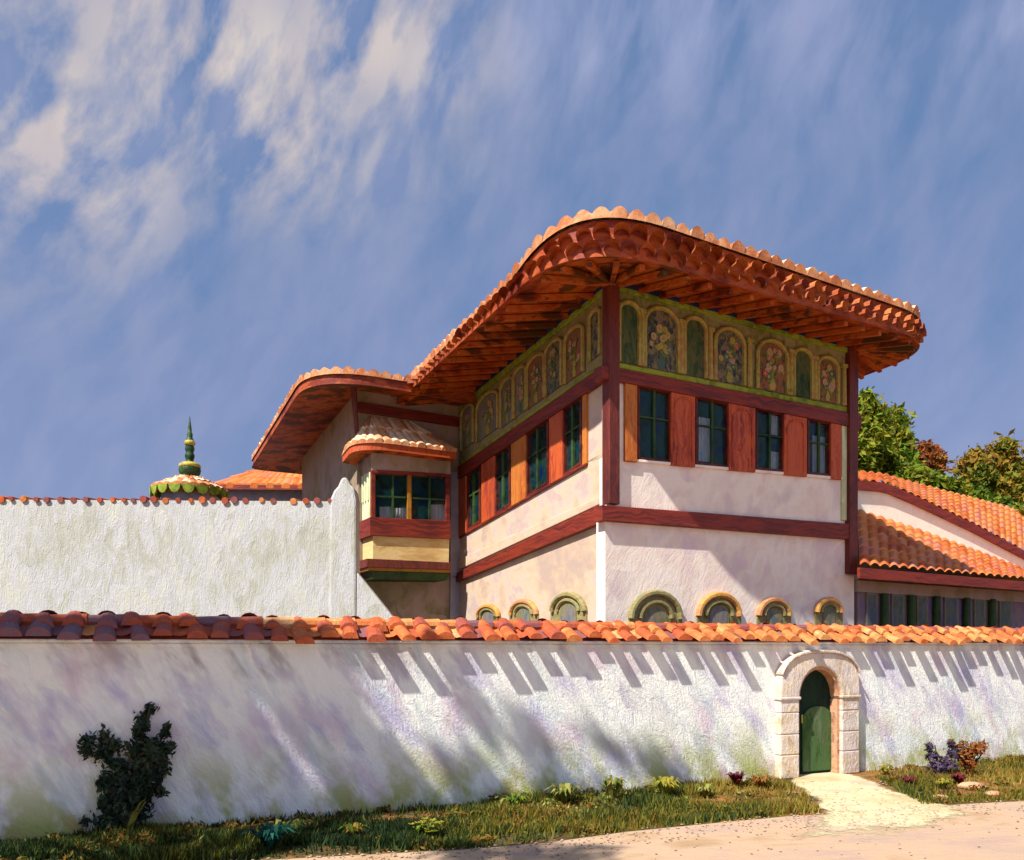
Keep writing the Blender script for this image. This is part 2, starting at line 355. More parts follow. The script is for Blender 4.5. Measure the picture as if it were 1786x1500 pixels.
def dusty(mat):
    nt = MATS[mat].node_tree; t = NT(nt); b = nt.nodes['Principled BSDF']; o = nt.nodes['Material Output']
    a = t.n('ShaderNodeAttribute', attribute_name='edge').outputs['Fac']; g = t.n('ShaderNodeNewGeometry').outputs['Position']
    n1 = t.noise(g, 2.2, 5, .7).outputs[0]; n2 = t.noise(g, 30, 3, .7).outputs[0]
    f = t.m('MULTIPLY', t.m('SUBTRACT', t.m('ADD', t.m('MULTIPLY', a, 1.5), t.m('ADD', t.m('MULTIPLY', n1, 1.3), t.m('MULTIPLY', n2, .5))), 1.15), 3.5, clamp=True)
    tr = t.n('ShaderNodeBsdfTransparent'); mx = t.n('ShaderNodeMixShader'); t.L.new(f, mx.inputs[0])
    t.L.new(tr.outputs[0], mx.inputs[1]); t.L.new(b.outputs[0], mx.inputs[2]); t.L.new(mx.outputs[0], o.inputs[0])
dusty('path_sand')
rowsp = [(FG.P(1386, 1351)-FG.n*.09, FG.P(1458, 1348)-FG.n*.09)] + [(ground(*a), ground(*c)) for a, c in (((1376, 1358), (1492, 1351)), ((1372, 1370), (1524, 1361)), ((1394, 1384), (1558, 1376)), ((1410, 1398), (1600, 1390)), ((1412, 1412), (1660, 1404)), ((1400, 1424), (1720, 1416)), ((1370, 1440), (1700, 1432)), ((1340, 1458), (1640, 1452)), ((1330, 1480), (1560, 1474)))]
NX = 15; V = []; Ed = []
fine_ = []
for (a, c), (a2, c2) in zip(rowsp[:-1], rowsp[1:]): fine_ += [(a.lerp(a2, k/5), c.lerp(c2, k/5)) for k in range(5)]
fine_.append(rowsp[-1])
for r, (a, c) in enumerate(fine_):
    for k in range(NX):
        V.append(Z(a.lerp(c, k/(NX-1)), .014)); e_ = 1-abs(2*k/(NX-1)-1); Ed.append(min(1, e_*1.6)*min(1, (len(fine_)-1-r)/22) if r > 2 else 1)
pth = link('path', V, [[r*NX+k, r*NX+k+1, (r+1)*NX+k+1, (r+1)*NX+k] for r in range(len(fine_)-1) for k in range(NX-1)], 'path_sand'); pth['kind'] = 'structure'
at_ = pth.data.attributes.new('edge', 'FLOAT', 'POINT'); at_.data.foreach_set('value', np.array(Ed, dtype=np.float32))

# ------------------------------------------------------------------ garden wall with tiled coping and gate
gw = thing('garden_wall', Z(GA, 0), 'long whitewashed garden wall along the road with orange tile coping', 'wall')
L0, L1, WH = -4.0, 22.0, 2.36
u = lambda p: (p-FG.o).dot(FG.d)
ug0, ug1 = u(FG.P(1384, 1250)), u(FG.P(1458, 1250)); ugc, ugw = (ug0+ug1)/2, (ug1-ug0)/2
ZS, ZT = 1.42, 1.97                                       # spring and crown of the gate arch
notch = [(ug0, 0)] + [(ugc-ugw*math.cos(PI*i/14), ZS+(ZT-ZS)*math.sin(PI*i/14)) for i in range(15)] + [(ug1, 0)]
prof = [(L0, 0)] + notch + [(L1, 0), (L1, WH), (L0, WH)]
b = MB(); b.prism([FG.W(a, z) for a, z in prof], -FG.n*.55); b.build('wall_body', 'lime_wall', gw)
b = MB(); b.prism([FG.W(a, z, .012) for a, z in ((L0, WH-.07), (L1, WH-.07), (L1, WH), (L0, WH))], -FG.n*.574); 
b.prism([FG.W(a, z, .045) for a, z in ((L0, WH+.002), (L1, WH+.002), (L1, WH+.05), (L0, WH+.05))], -FG.n*.64); b.build('cornice', 'lime_wall', gw, bevel=.02)
b = MB(); core = [FG.W(L0, WH+.05, .045), FG.W(L0, WH+.05, -.6), FG.W(L0, WH+.25, -.27)]
b.prism(core, FG.d*(L1-L0), .3)
per = .34; nt = int((L1-L0)/per)
for i in range(nt):
    for side in (1, -1):
        for c in range(2):
            uu = L0 + per*(i+.5) + random.uniform(-.04, .04); yaw = random.uniform(-.22, .22); rs_ = random.uniform(.84, 1.15); dzz = random.uniform(-.02, .025)
            o0 = (.235 if c == 0 else -.04) + random.uniform(-.1, .09)*(1 if c == 0 else .5); o1 = (-.10 if c == 0 else -.29)
            zf = lambda o: WH + .055 + (.17-o)/.44*.2
            fr_ = min(1, max(0, (uu+2.5)/13)); tn = min(1, max(0, .05+.7*fr_+random.uniform(-.16, .24))); K = 7; VV = []  # tone goes purple-grey leftwards: the tree shade put into the tile colour
            for (o, rr) in ((o0, .12*rs_), (o1, .105*rs_)):
                oo = o if side == 1 else -.55-o
                for k in range(K):
                    a = PI*k/(K-1)
                    VV.append(FG.W(uu-rr*math.cos(a)+yaw*o, dzz+zf(o)+.03*(1-c)+c*.055+rr*math.sin(a)*.8-.02, oo))
            if c == 0:                                    # channel tile between two covers
                ch = []
                for o in (.075, -.29):
                    for k in range(5): ch.append(FG.W(uu+per*.5+(k-2)*.07, zf(o)-.01+.012*(k-2)**2, o if side == 1 else -.55-o))
                b.add(ch, [[k, k+1, 6+k, 5+k] for k in range(4)], random.random())
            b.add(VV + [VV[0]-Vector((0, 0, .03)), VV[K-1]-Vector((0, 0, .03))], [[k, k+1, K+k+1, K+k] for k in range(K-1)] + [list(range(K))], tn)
for i in range(int((L1-L0)/.42)):
    a = L0 + .42*i; R = [FG.W(a, WH+.27, -.275), FG.W(a+.42, WH+.275, -.275)]
    b.tube([R[0], R[1]], [.085, .1], 10, random.random())
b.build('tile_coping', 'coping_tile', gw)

gt = thing('stone_gateway', Z(FG.P(1420, 1352), 0), 'pale stone gateway with rounded arch and green door set in the garden wall', 'gateway')
m2 = lambda p: (p[0], p[1])
ring = []
k = 14
inner = [(ugc-ugw*math.cos(PI*i/k), ZS+(ZT-ZS)*math.sin(PI*i/k)) for i in range(k+1)]
hw = ugw*1.86
sup = lambda a, g: (ugc-math.copysign(abs(math.cos(a))**.72, math.cos(a))*(hw+g), ZS+.12+(ZT+.26-ZS-.12+g)*abs(math.sin(a))**.8)
outer = [(ugc-hw, ZS)] + [sup(PI*i/16, 0) for i in range(17)] + [(ugc+hw, ZS)]
b = MB(); b.prism([FG.W(a, z, .16) for a, z in inner + outer[::-1]], -FG.n*.3); b.build('arch_stone', 'stone', gt, bevel=.03)
for sgn in (-1, 1):
    b = MB(); zz = 0
    for h in (.42, .36, .38, .26 - .002):
        a0, a1 = ugc+sgn*(ugw+.002), ugc+sgn*(hw-.01+random.uniform(-.012, .02))
        b.prism([FG.W(a, z, .15) for a, z in ((a0, zz+.001), (a1, zz+.001), (a1, zz+h-.001), (a0, zz+h-.001))], -FG.n*.28); zz += h
    b.build('jamb', 'stone', gt, bevel=.02)
    b = MB(); a0, a1 = ugc+sgn*(ugw-.02), ugc+sgn*(hw+.015)
    b.prism([FG.W(a, z, .175) for a, z in ((a0, ZS-.035), (a1, ZS-.035), (a1, ZS+.02), (a0, ZS+.02))], -FG.n*.31); b.build('impost', 'stone', gt, bevel=.015)
b = MB(); hood = [sup(PI*i/16, .035) for i in range(2, 15)]
for (p, q) in zip(hood[:-1], hood[1:]):
    b.prism([FG.W(p[0], p[1]-.05, .2), FG.W(q[0], q[1]-.05, .2), FG.W(q[0], q[1], .2), FG.W(p[0], p[1], .2)], -FG.n*.33)
b.build('hood_molding', 'stone', gt, bevel=.015)
# dark green door standing in the gate recess
lay = lambda f, a: [(ugc+ugw*f*math.cos(PI-PI*i/12)+a, ZS+(ZT-ZS)*f*math.sin(PI*i/12)) for i in range(13)]
b = MB(); b.prism([FG.W(a, z, -.1) for a, z in [(ugc-ugw+.003, .02)] + [(a*.0+a, z) for a, z in lay(.99, 0)] + [(ugc+ugw-.003, .02)]], -FG.n*.06); dr = b.build('door', 'door_dark', gt)
dr['label'] = 'dark green arched door'
pw = ugw*.72; px_ = ugc+ugw*.26
b = MB(); b.prism([FG.W(a, z, -.06) for a, z in [(px_-pw, .06)] + [(px_-pw*math.cos(PI*i/12), 1.0+.24*math.sin(PI*i/12)) for i in range(13)] + [(px_+pw, .06)]], -FG.n*.035); dp = b.build('door_panel', 'door_green', dr, bevel=.012)
b = MB(); b.tube([FG.W(ugc-ugw*.55, .95, -.03), FG.W(ugc-ugw*.55, 1.1, -.03)], .015, 8); b.build('handle', 'gilt', dr)
b = MB(); rr_ = [FG.W(a, z, .1) for a, z in lay(1.0, 0)]
for p, q in zip(rr_[:-1], rr_[1:]):
    c0, c1 = FG.W(ugc, ZS, .1), FG.W(ugc, ZS, .1)
    b.prism([p.lerp(c0, .002), q.lerp(c1, .002), q.lerp(c1, .1), p.lerp(c0, .1)], -FG.n*.19)
b.build('brick_lining', 'rock', gt)
b = MB(); b.prism([FG.W(ugc+ugw-.001, .02, .08), FG.W(ugc+ugw-.05, .02, .08), FG.W(ugc+ugw-.05, ZS-.055, .08), FG.W(ugc+ugw-.001, ZS-.055, .08)], -FG.n*.17); b.build('brick_lining', 'rock', gt)

# ------------------------------------------------------------------ the pavilion
pv = thing('pavilion', Z(Cc, 0), 'two storey white pavilion with painted frieze, red timber beams and deep tiled eaves', 'building')
Tr = lambda x: 488 + (x-1060)*.271
Br = lambda x: 637 + (x-1056)*.194                        # top of the middle beam
Sr = lambda x: 796 + (x-1056)*.0868
Lr = lambda x: 881 + (x-1056)*.0765
bot = lambda P: P
def quad(fa, fb, x0, x1, da=0, db=0): return [(x0, fa(x0)+da), (x1, fa(x1)+da), (x1, fb(x1)+db), (x0, fb(x0)+db)]
slab(FR, [(1055, 900), (1490, 934), (1490, 1296), (1055, 1331)], 0, .3, 'lower_wall', 'white_plaster', pv)
slab(FR, quad(Sr, Lr, 1058, 1488, 0, 4), .0, .25, 'parapet_wall', 'white_plaster', pv)
slab(FR, quad(Lr, Lr, 1050, 1492, 0, 27), .12, .3, 'floor_beam', 'red_beam', pv)
slab(FR, quad(Br, Br, 1050, 1503, 0, 23), .1, .3, 'middle_beam', 'red_beam', pv)
slab(FR, quad(Tr, Br, 1062, 1486, -6, 2), .0, .25, 'frieze', 'frieze', pv)
slab(FR, quad(Tr, Tr, 1062, 1486, 4, 13), .06, .1, 'frieze_trim', 'moss_trim', pv)
slab(FR, quad(Tr, Tr, 1062, 1486, -4, 4), .09, .1, 'frieze_trim', 'navy_trim', pv)
slab(FR, quad(Br, Br, 1064, 1484, -9, 0), .05, .08, 'frieze_trim', 'moss_trim', pv)
slab(FR, [(1483, 600), (1498, 604), (1496, 1002), (1482, 1000)], .14, .34, 'corner_post', 'dark_post', pv)
slab(FR, [(1469, 742), (1481, 744), (1481, 908), (1469, 907)], .05, .15, 'pilaster', 'bay_side', pv)
slab(FR, [(1060, 660), (1091, 665), (1091, 800), (1060, 797)], .0, .2, 'wall_pier', 'white_plaster', pv)
b = MB()                                                   # near corner post: square timber on the corner
cp = [Cc+(nR+nL)*.13, Cc+nR*.13+dR*.12, Cc-(nR+nL)*.1, Cc+nL*.13+dL*.14]
b.prism([Z(p, 5.15) for p in cp], Vector((0, 0, 4.4))); b.build('corner_post', 'dark_post', pv, bevel=.015)
# painted arches of the frieze
paint('bouquet', ['#8c2c2c', '#a8503c', '#b88c8c', '#a89040', '#8a8a3c', '#4c6434', '#3c5a6c', '#c0a890'], (30, 30, 30), rough=.75, bump=.2, attr=True)
def bouquet(face, x0, x1, yt, yb, p):
    rs = random.Random(int(x0*7+yt)); cx, w, h = (x0+x1)/2, x1-x0, yb-yt; b = MB()
    def disc(x, y, r, tn, off):
        c = face.P(x, y, off); b.prism([c+face.d*(r*math.cos(2*PI*k/7))+Vector((0, 0, r*math.sin(2*PI*k/7))) for k in range(7)], -face.n*.012, tn)
    m_ = w/3.0
    vase = [(-.5, 0), (.5, 0), (.75, -.9), (.35, -1.7), (.5, -2.1), (-.5, -2.1), (-.35, -1.7), (-.75, -.9)]
    q = (face.P(cx+1, yb, .04)-face.P(cx, yb, .04)).length
    b.prism([face.P(cx+a*w*.17, yb-2+c*h*.11, .045) for a, c in vase], -face.n*.012, rs.choice((.5, .85)))
    for i in range(13):
        a = rs.uniform(-1, 1); f = rs.uniform(.3, .86); x = cx+a*w*.34*math.sin(PI*min(1, f*.95)); y = yb-h*f
        b.tube([face.P(cx, yb-h*.22, .04), face.P((cx*.6+x*.4), (yb-h*.22)*.5+y*.5, .042), face.P(x, y, .04)], .01, 4, .68)
        r = rs.uniform(.055, .1)*(.7 if w < 28 else 1); tn = rs.choice((.05, .18, .3, .45, .92, .3, .8)); disc(x, y, r, tn, .05+.001*i); disc(x, y, r*.4, .45, .056+.001*i)
        for k in range(2): disc(x+rs.uniform(-.12, .12)*w, y+rs.uniform(0, .1)*h, r*.55, .68, .046+.0004*(i*2+k))
    b.build('painted_bouquet', 'bouquet', p)
def niche(face, x0, x1, yt, yb, mat, parent, molmat='molding'):
    k_ = .2 if face is FR else -.72; xc_ = (x0+x1)/2
    sh_ = lambda pts: [(x, y+(x-xc_)*k_) for x, y in pts]
    a = sh_(arch_px(x0, x1, yt, yb, k=12))
    p = slab(face, a, .03, .02, 'arched_panel', mat, parent, 0)
    if mat != 'niche_green' and x1-x0 > 13: bouquet(face, x0, x1, yt, yb, p)
    b = MB(); b.tube([face.P(x, y, .05) for x, y in sh_(arch_px(x0-2.5, x1+2.5, yt-4, yb, k=12))], .05, 6); b.build('arch_molding', molmat, p)
    return p
for x0, x1, yt, mat in ((1082, 1113, 531, 'niche_green'), (1127, 1181, 541, 'niche_blue'), (1196, 1229, 558, 'niche_green'), (1250, 1296, 577, 'niche_blue'),
                        (1324, 1371, 598, 'niche_rose'), (1387, 1414, 613, 'niche_green'), (1429, 1459, 627, 'niche_rose')):
    niche(FR, x0, x1, yt, Br((x0+x1)/2)-11, mat, pv)
for x in (1072, 1120, 1188, 1239, 1307, 1379, 1421, 1472):
    b = MB(); yb = Br(x)-10; yt = Tr(x)+42
    b.tube([FR.P(x, yb, .04), FR.P(x, yt, .04)], [.07, .055], 8)
    b.box(FR.P(x, yt-3, .05), FR.d*.09, FR.n*.05, Vector((0, 0, .04))); b.build('column', 'molding', pv)
# windows
def window(face, x0, x1, ytl, ytr, ybl, ybr, parent, frame='frame_wood', bar=None, curt=(), depth=.1, off=0.02, hbar=.42):
    t = 3.2
    lx = lambda f: x0+(x1-x0)*f
    ty = lambda x: ytl+(ytr-ytl)*(x-x0)/(x1-x0); by = lambda x: ybl+(ybr-ybl)*(x-x0)/(x1-x0)
    b = MB()
    def bar_(p): b.prism([face.P(x, y, off) for x, y in p], -face.n*depth)
    bar_([(x0, ty(x0)), (x0+t, ty(x0+t)), (x0+t, by(x0+t)), (x0, by(x0))])
    bar_([(x1-t, ty(x1-t)), (x1, ty(x1)), (x1, by(x1)), (x1-t, by(x1-t))])
    bar_([(x0+t, ty(x0)), (x1-t, ty(x1)), (x1-t, ty(x1)+t*1.2), (x0+t, ty(x0)+t*1.2)])
    bar_([(x0+t, by(x0)-t*1.2), (x1-t, by(x1)-t*1.2), (x1-t, by(x1)), (x0+t, by(x0))])
    w = b.build('window', frame, parent)
    pb = [(x0+t, ty(x0)+t), (x1-t, ty(x1)+t), (x1-t, by(x1)-t), (x0+t, by(x0)-t)]
    q = MB(); q.prism([face.P(x, y, off-depth*.6) for x, y in pb], -face.n*.012); q.build('pane', 'glass', w)
    q = MB(); cx = lx(.5)
    def qb(p): q.prism([face.P(x, y, off-.015) for x, y in p], -face.n*depth*.5)
    qb([(cx-1.6, ty(cx)+t), (cx+1.6, ty(cx)+t), (cx+1.6, by(cx)-t), (cx-1.6, by(cx)-t)])
    hy = lambda x: ty(x)+(by(x)-ty(x))*hbar
    for (p0, p1) in ((x0+t, cx-1.7), (cx+1.7, x1-t)): qb([(p0, hy(p0)-1.4), (p1, hy(p1)-1.4), (p1, hy(p1)+1.4), (p0, hy(p0)+1.4)])
    q.build('mullion', bar or 'green_wood', w)
    for f0, f1, g0, g1 in curt:                             # gathered cloth behind the glass
        q = MB(); K = 9; vs = []
        for g in (g0, g1):
            for k_ in range(K):
                x = lx(f0+(f1-f0)*k_/(K-1)); y = ty(x)+(by(x)-ty(x))*g
                vs.append(face.P(x, y, off-.13-.03*(k_ % 2)))
        q.add(vs, [[k_, k_+1, K+k_+1, K+k_] for k_ in range(K-1)]); q.build('curtain', 'curtain', w)
    return w
wins = [(1113, 1170, ()), (1214, 1271, ((.08, .45, .3, .95),)), (1319, 1367, ((.5, .85, .05, .4), (.45, .95, .68, .98))), (1409, 1449, ((.2, .75, .3, .98),))]
for x0, x1, cu in wins:
    window(FR, x0, x1, Br(x0)+23, Br(x1)+23, Sr(x0), Sr(x1), pv, curt=cu)
for x0, x1, mt in ((1091, 1112, 'shutter_orange'), (1171, 1213, 'shutter_red'), (1272, 1318, 'shutter_red'), (1368, 1408, 'shutter_red'), (1450, 1468, 'shutter_red')):
    o = slab(FR, quad(Br, Sr, x0, x1, 24, 5), .07, .12, 'shutter', mt, pv)
    if x1-x0 > 24:
        xm = (x0+x1)/2; ya = Br(xm)+31; yb = Sr(xm)-2
        b = MB(); b.tube([FR.P(x, y, .075) for x, y in arch_px(x0+6, x1-6, ya, yb)], .022, 6); b.build('shutter_molding', mt, o)
slab(FR, quad(Sr, Sr, 1090, 1470, 0, 5), .05, .08, 'window_sill', 'white_plaster', pv)
slab(FR, quad(Br, Sr, 1060, 1488, 10, 8), -.75, .05, 'dark_backing', 'room_dark', pv, 0)  # near-black sheet stands in for the unlit room behind the windows
# ground floor arched openings on both faces (heads show over the garden wall)
def arched_opening(face, x0, x1, yt, yb, rim, parent):
    p = slab(face, arch_px(x0, x1, yt, yb, k=12), .04, .06, 'arched_window', 'olive_paint', parent, 0)
    w = (x1-x0)
    b = MB(); a = arch_px(x0+3, x1-3, yt+3, yb, k=12)
    b.tube([face.P(x, y, .06) for x, y in a[1:-1]], .07, 8); b.build('arch_band', rim, p)
    b = MB(); b.tube([face.P(x, y, .05) for x, y in arch_px(x0+w*.2, x1-w*.2, yt+w*.2, yb, k=12)[1:-1]], .055, 8); b.build('arch_band', 'olive_paint', p)
    q = MB(); q.prism([face.P(x, y, .055) for x, y in arch_px(x0+w*.28, x1-w*.28, yt+w*.3, yb, k=10)], -face.n*.01); q.build('pane', 'niche_lilac', p)
for x0, x1, yt, rim in ((1098, 1190, 1031, 'olive_paint'), (1216, 1293, 1034, 'gold_band'), (1321, 1380, 1043, 'gold_band'), (1422, 1470, 1043, 'gold_band')):
    arched_opening(FR, x0, x1, yt, 1180, rim, pv)
for x0, x1, yt, rim in ((830, 872, 1054, 'gold_band'), (888, 938, 1046, 'gold_band'), (960, 1022, 1034, 'olive_paint')):
    arched_opening(FL, x0, x1, yt, 1180, rim, pv)
# left face
Tl = lambda x: 490 + (1060-x)*.82
Bl = lambda x: 639 + (1049-x)*.70
Sl = lambda x: 792 + (1045-x)*.575
Ll = lambda x: 884 + (1040-x)*.475
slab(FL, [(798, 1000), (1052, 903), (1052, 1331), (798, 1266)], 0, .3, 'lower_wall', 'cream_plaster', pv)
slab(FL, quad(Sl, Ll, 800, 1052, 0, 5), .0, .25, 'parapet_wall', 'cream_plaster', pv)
slab(FL, [(790, 1002), (1048, 880), (1048, 911), (790, 1017)], .12, .3, 'floor_beam', 'red_beam', pv)
slab(FL, [(786, 982), (1046, 866), (1046, 879), (786, 1000)], .06, .2, 'plaster_band', 'cream_plaster', pv)
slab(FL, [(798, 814), (1052, 637), (1052, 664), (798, 836)], .1, .3, 'middle_beam', 'red_beam', pv)
slab(FL, quad(Tl, Bl, 799, 1050, -8, 2), .0, .25, 'frieze', 'frieze_left', pv)
slab(FL, quad(Tl, Tl, 800, 1050, 3, 15), .06, .1, 'frieze_trim', 'moss_trim', pv)
slab(FL, quad(Tl, Tl, 800, 1050, -5, 3), .09, .1, 'frieze_trim', 'navy_trim', pv)
slab(FL, quad(Bl, Bl, 800, 1050, -6, 0), .05, .08, 'frieze_trim', 'moss_trim', pv)
for x0, x1, yt, yb, mat in ((1031, 1044, 545, 620, 'niche_blue'), (988, 1014, 575, 655, 'niche_rose'), (954, 977, 598, 678, 'niche_blue'), (922, 947, 624, 700, 'niche_rose'),
                        (899, 915, 645, 718, 'niche_lilac'), (876, 893, 664, 735, 'niche_lilac'), (834, 866, 690, 755, 'niche_lilac'), (807, 823, 712, 775, 'niche_lilac')):
    niche(FL, x0, x1, yt, min(yb+4, Bl((x0+x1)/2)-9), mat, pv)
slab(FL, [(1022, 660), (1052, 640), (1052, 800), (1022, 808)], .0, .2, 'wall_pier', 'cream_plaster', pv)
lw = [(813, 838), (863, 890), (917, 956), (981, 1014)]
for x0, x1 in lw:
    window(FL, x0, x1, Bl(x0)+24, Bl(x1)+24, Sl(x0), Sl(x1), pv)
for x0, x1, mt in ((799, 812, 'shutter_red'), (839, 862, 'shutter_red'), (891, 916, 'shutter_orange'), (957, 980, 'shutter_red'), (1015, 1022, 'shutter_orange')):
    slab(FL, quad(Bl, Sl, x0, x1, 24, 3), .06, .12, 'shutter', mt, pv)
slab(FL, quad(Sl, Sl, 800, 1022, 0, 6), .05, .08, 'window_sill', 'red_beam', pv)
slab(FL, quad(Bl, Sl, 800, 1050, 10, 8), -.75, .05, 'dark_backing', 'room_dark', pv, 0)
# wing: front and left walls
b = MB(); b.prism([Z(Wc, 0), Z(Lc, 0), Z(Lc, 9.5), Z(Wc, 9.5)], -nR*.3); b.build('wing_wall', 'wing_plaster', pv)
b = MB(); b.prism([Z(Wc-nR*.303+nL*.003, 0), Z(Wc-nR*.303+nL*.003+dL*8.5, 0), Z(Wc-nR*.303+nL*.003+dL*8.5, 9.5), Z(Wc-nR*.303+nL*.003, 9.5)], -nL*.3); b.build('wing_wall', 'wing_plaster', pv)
b = MB(); 
for z in (8.85, ): b.prism([Z(Wc-dR*.05, z)+nR*.1, Z(Lc, z)+nR*.1, Z(Lc, z+.28)+nR*.1, Z(Wc-dR*.05, z+.28)+nR*.1], -nR*.098)
b.build('wing_beam', 'red_beam', pv, bevel=.01)
b = MB(); b.tube([Z(Wc, 7.9)+nR*.25+nL*.1, Z(Wc, 9.45)+nR*.5+nL*.3], [.05, .09], 8); b.build('bracket', 'dark_post', pv)
slab(FW, [(786, 822), (806, 822), (806, 1000), (786, 1008)], .12, .12, 'pilaster', 'grey_lilac', pv)
slab(FW, [(786, 1008), (806, 1000), (803, 1262), (783, 1262)], .06, .06, 'pilaster', 'grey_lilac', pv)
# main roof
oL, oR, oE = 2.0, 1.75, 1.0
far = dL*9.6
E0 = [Cc+nL*oL+nR*oR, Rc+dR*oE+nR*oR, Rc+dR*oE+far, Cc+nL*oL+far+dL*0]
EV = rounded([Z(p, 0) for p in E0], [1.95, 1.6, 1.5, .4], .045)
mid0, mid1 = (Cc+dR*2.6+dL*4.0), (Cc+dR*4.4+dL*4.6)
def ridge(p):
    t = max(0, min(1, ((p-mid0).dot(mid1-mid0))/((mid1-mid0).length_squared))); return Z(mid0.lerp(mid1, t), 0)
TOP = [ridge(p) for p in EV]
ZE = 9.27
def lift(p):
    v = max(0, min(1, .45+.55*((p-Cc).dot(nR)/oR))); return .44*v*v*(3-2*v)*(1-.45*max(0, min(1, (p-Cc).dot(dR)/9)))
tile_roof('roof', EV, TOP, ZE+.26, ZE+2.2, 'pale_tile', pv, period=.34, amp=.11, course=.6, lip=.02, curve=.25, zf=lambda i: ZE+.27+lift(EV[i]))
insv = [p.lerp(ridge(p), .012) for p in EV]
strip('fascia', [Z(p, ZE+.25+lift(p)) for p in insv], [Z(p, ZE-.02) for p in insv], 'fascia', pv)
ins2 = [p.lerp(ridge(p), .022) for p in EV]
b = MB()                                                   # lower course of tile ends under the eave
s_ = 0; per_ = .34
for i in range(1, len(EV)):
    s_ += (EV[i]-EV[i-1]).length
    if s_ >= per_:
        s_ -= per_; p = EV[i]; o_ = (p-ridge(p)).normalized()
        tdir = Vector((-o_.y, o_.x, 0))
        K = 7; vs = []
        lf = lift(p); rows_ = [.0] if lf < .2 else [-.02, lf*.55+.02]
        for q_, zz in enumerate(rows_):
            vs = []; jj = random.uniform(-.03, .03); pc = p+tdir*(.17*q_); rr_ = (.135+lf*.06)*random.uniform(.84, 1.08)
            for d_ in (.06+.05*q_+jj, -.25):
                for k_ in range(K):
                    a = PI*k_/(K-1); vs.append(Z(pc, ZE+.13+zz+.5*jj)+o_*d_+tdir*(rr_*math.cos(a))+Vector((0, 0, rr_*math.sin(a))))
            b.add(vs, [[k_, k_+1, K+k_+1, K+k_] for k_ in range(K-1)])
b.build('eave_tiles', 'eave_tile', pv)
# soffit: boards from the wall head to the eave, with rafters
inner_poly = [Cc+nL*.02+nR*.02, Rc+nR*.02, Rc+far, Cc+far]
def wallhead(p):
    best = None
    for a, c in zip(inner_poly, inner_poly[1:]+inner_poly[:1]):
        a, c = Z(a, 0), Z(c, 0); t = max(0, min(1, (p-a).dot(c-a)/(c-a).length_squared)); q = a.lerp(c, t)
        if best is None or (q-p).length < (best-p).length: best = q
    return best
WHD = [wallhead(p) for p in EV]
strip('soffit', [Z(p, ZE-.02) for p in EV], [Z(q, 9.62) for q in WHD], 'soffit_wood', pv)
b = MB(); acc = 0
for i in range(1, len(EV)):
    acc += (EV[i]-EV[i-1]).length
    if acc > .52:
        acc = 0; p, q = EV[i], WHD[i]; d = (q-p)
        if d.length < .3: continue
        d.normalize(); side = Vector((-d.y, d.x, 0))*.05
        A, B_ = Z(p+d*.12, ZE-.03), Z(q, 9.6)
        dn = Vector((0, 0, -.1))
        b.prism([A-side, A+side, A+side+dn, A-side+dn], B_-A)
b.build('rafters', 'soffit_wood', pv)
# wing roof
w0 = [Wc+nL*1.75+nR*1.5, Lc+nR*1.5+dR*.2, Lc+dR*.2+dL*10.2, Wc+nL*1.75+dL*10.2]
EV2 = rounded([Z(p, 0) for p in w0], [1.9, .3, .3, .5], .045)
wm0, wm1 = Wc+dR*1.8+dL*3.0, Wc+dR*1.8+dL*7.0
def ridge2(p):
    t = max(0, min(1, ((p-wm0).dot(wm1-wm0))/((wm1-wm0).length_squared))); return Z(wm0.lerp(wm1, t), 0)
ZW = 9.2
tile_roof('wing_roof', EV2, [ridge2(p) for p in EV2], ZW+.26, ZW+1.5, 'pale_tile', pv, period=.33, amp=.1, course=.6, lip=.02, curve=.25)
i2 = [p.lerp(ridge2(p), .012) for p in EV2]
strip('fascia', [Z(p, ZW+.25) for p in i2], [Z(p, ZW-.02) for p in i2], 'fascia', pv)
ip2 = [Wc, Lc+dR*.1, Lc+dR*.1+dL*9, Wc+dL*9]
def wallhead2(p):
    best = None
    for a, c in zip(ip2, ip2[1:]+ip2[:1]):
        a, c = Z(a, 0), Z(c, 0); t = max(0, min(1, (p-a).dot(c-a)/(c-a).length_squared)); q = a.lerp(c, t)
        if best is None or (q-p).length < (best-p).length: best = q
    return best
strip('soffit', [Z(p, ZW-.02) for p in EV2], [Z(wallhead2(p), 9.47) for p in EV2], 'soffit_wood', pv)
# oriel
orl = slab(FO, [(650, 934), (784, 940), (783, 982), (650, 976)], 0, .84, 'oriel', 'bay_plaster', pv)
def osl(poly, off, thick, name, mat, bevel=.01): return slab(FO, poly, off, thick, name, mat, orl, bevel)
osl([(648, 784), (786, 792), (786, 828), (648, 820)], .0, .84, 'lintel_panel', 'wing_plaster')
osl([(645, 902), (786, 908), (786, 940), (645, 934)], .07, .91, 'sill_beam', 'red_beam')
osl([(640, 974), (786, 981), (786, 994), (640, 989)], .08, .92, 'base_beam', 'dark_post')
osl([(642, 989), (786, 994), (785, 999), (643, 995)], .05, .9, 'base_trim', 'amber_wood')
osl([(646, 995), (784, 999), (780, 1012), (652, 1010)], .0, .84, 'base_molding', 'green_wood')
osl([(648, 820), (655, 820), (655, 903), (648, 902)], .03, .12, 'window_post', 'red_beam')
osl([(778, 827), (785, 827), (785, 909), (778, 908)], .03, .12, 'window_post', 'red_beam')
osl([(655, 819), (778, 826), (778, 832), (655, 826)], .03, .12, 'window_head', 'red_beam')
qp = MB(); qp.prism([FO.P(x, y, -.06) for x, y in ((655, 826), (778, 832), (778, 908), (655, 902))], -nR*.012); qp.build('pane', 'glass', orl)
osl([(711, 828), (718, 828), (718, 907), (711, 906)], .01, .1, 'mullion', 'amber_wood')
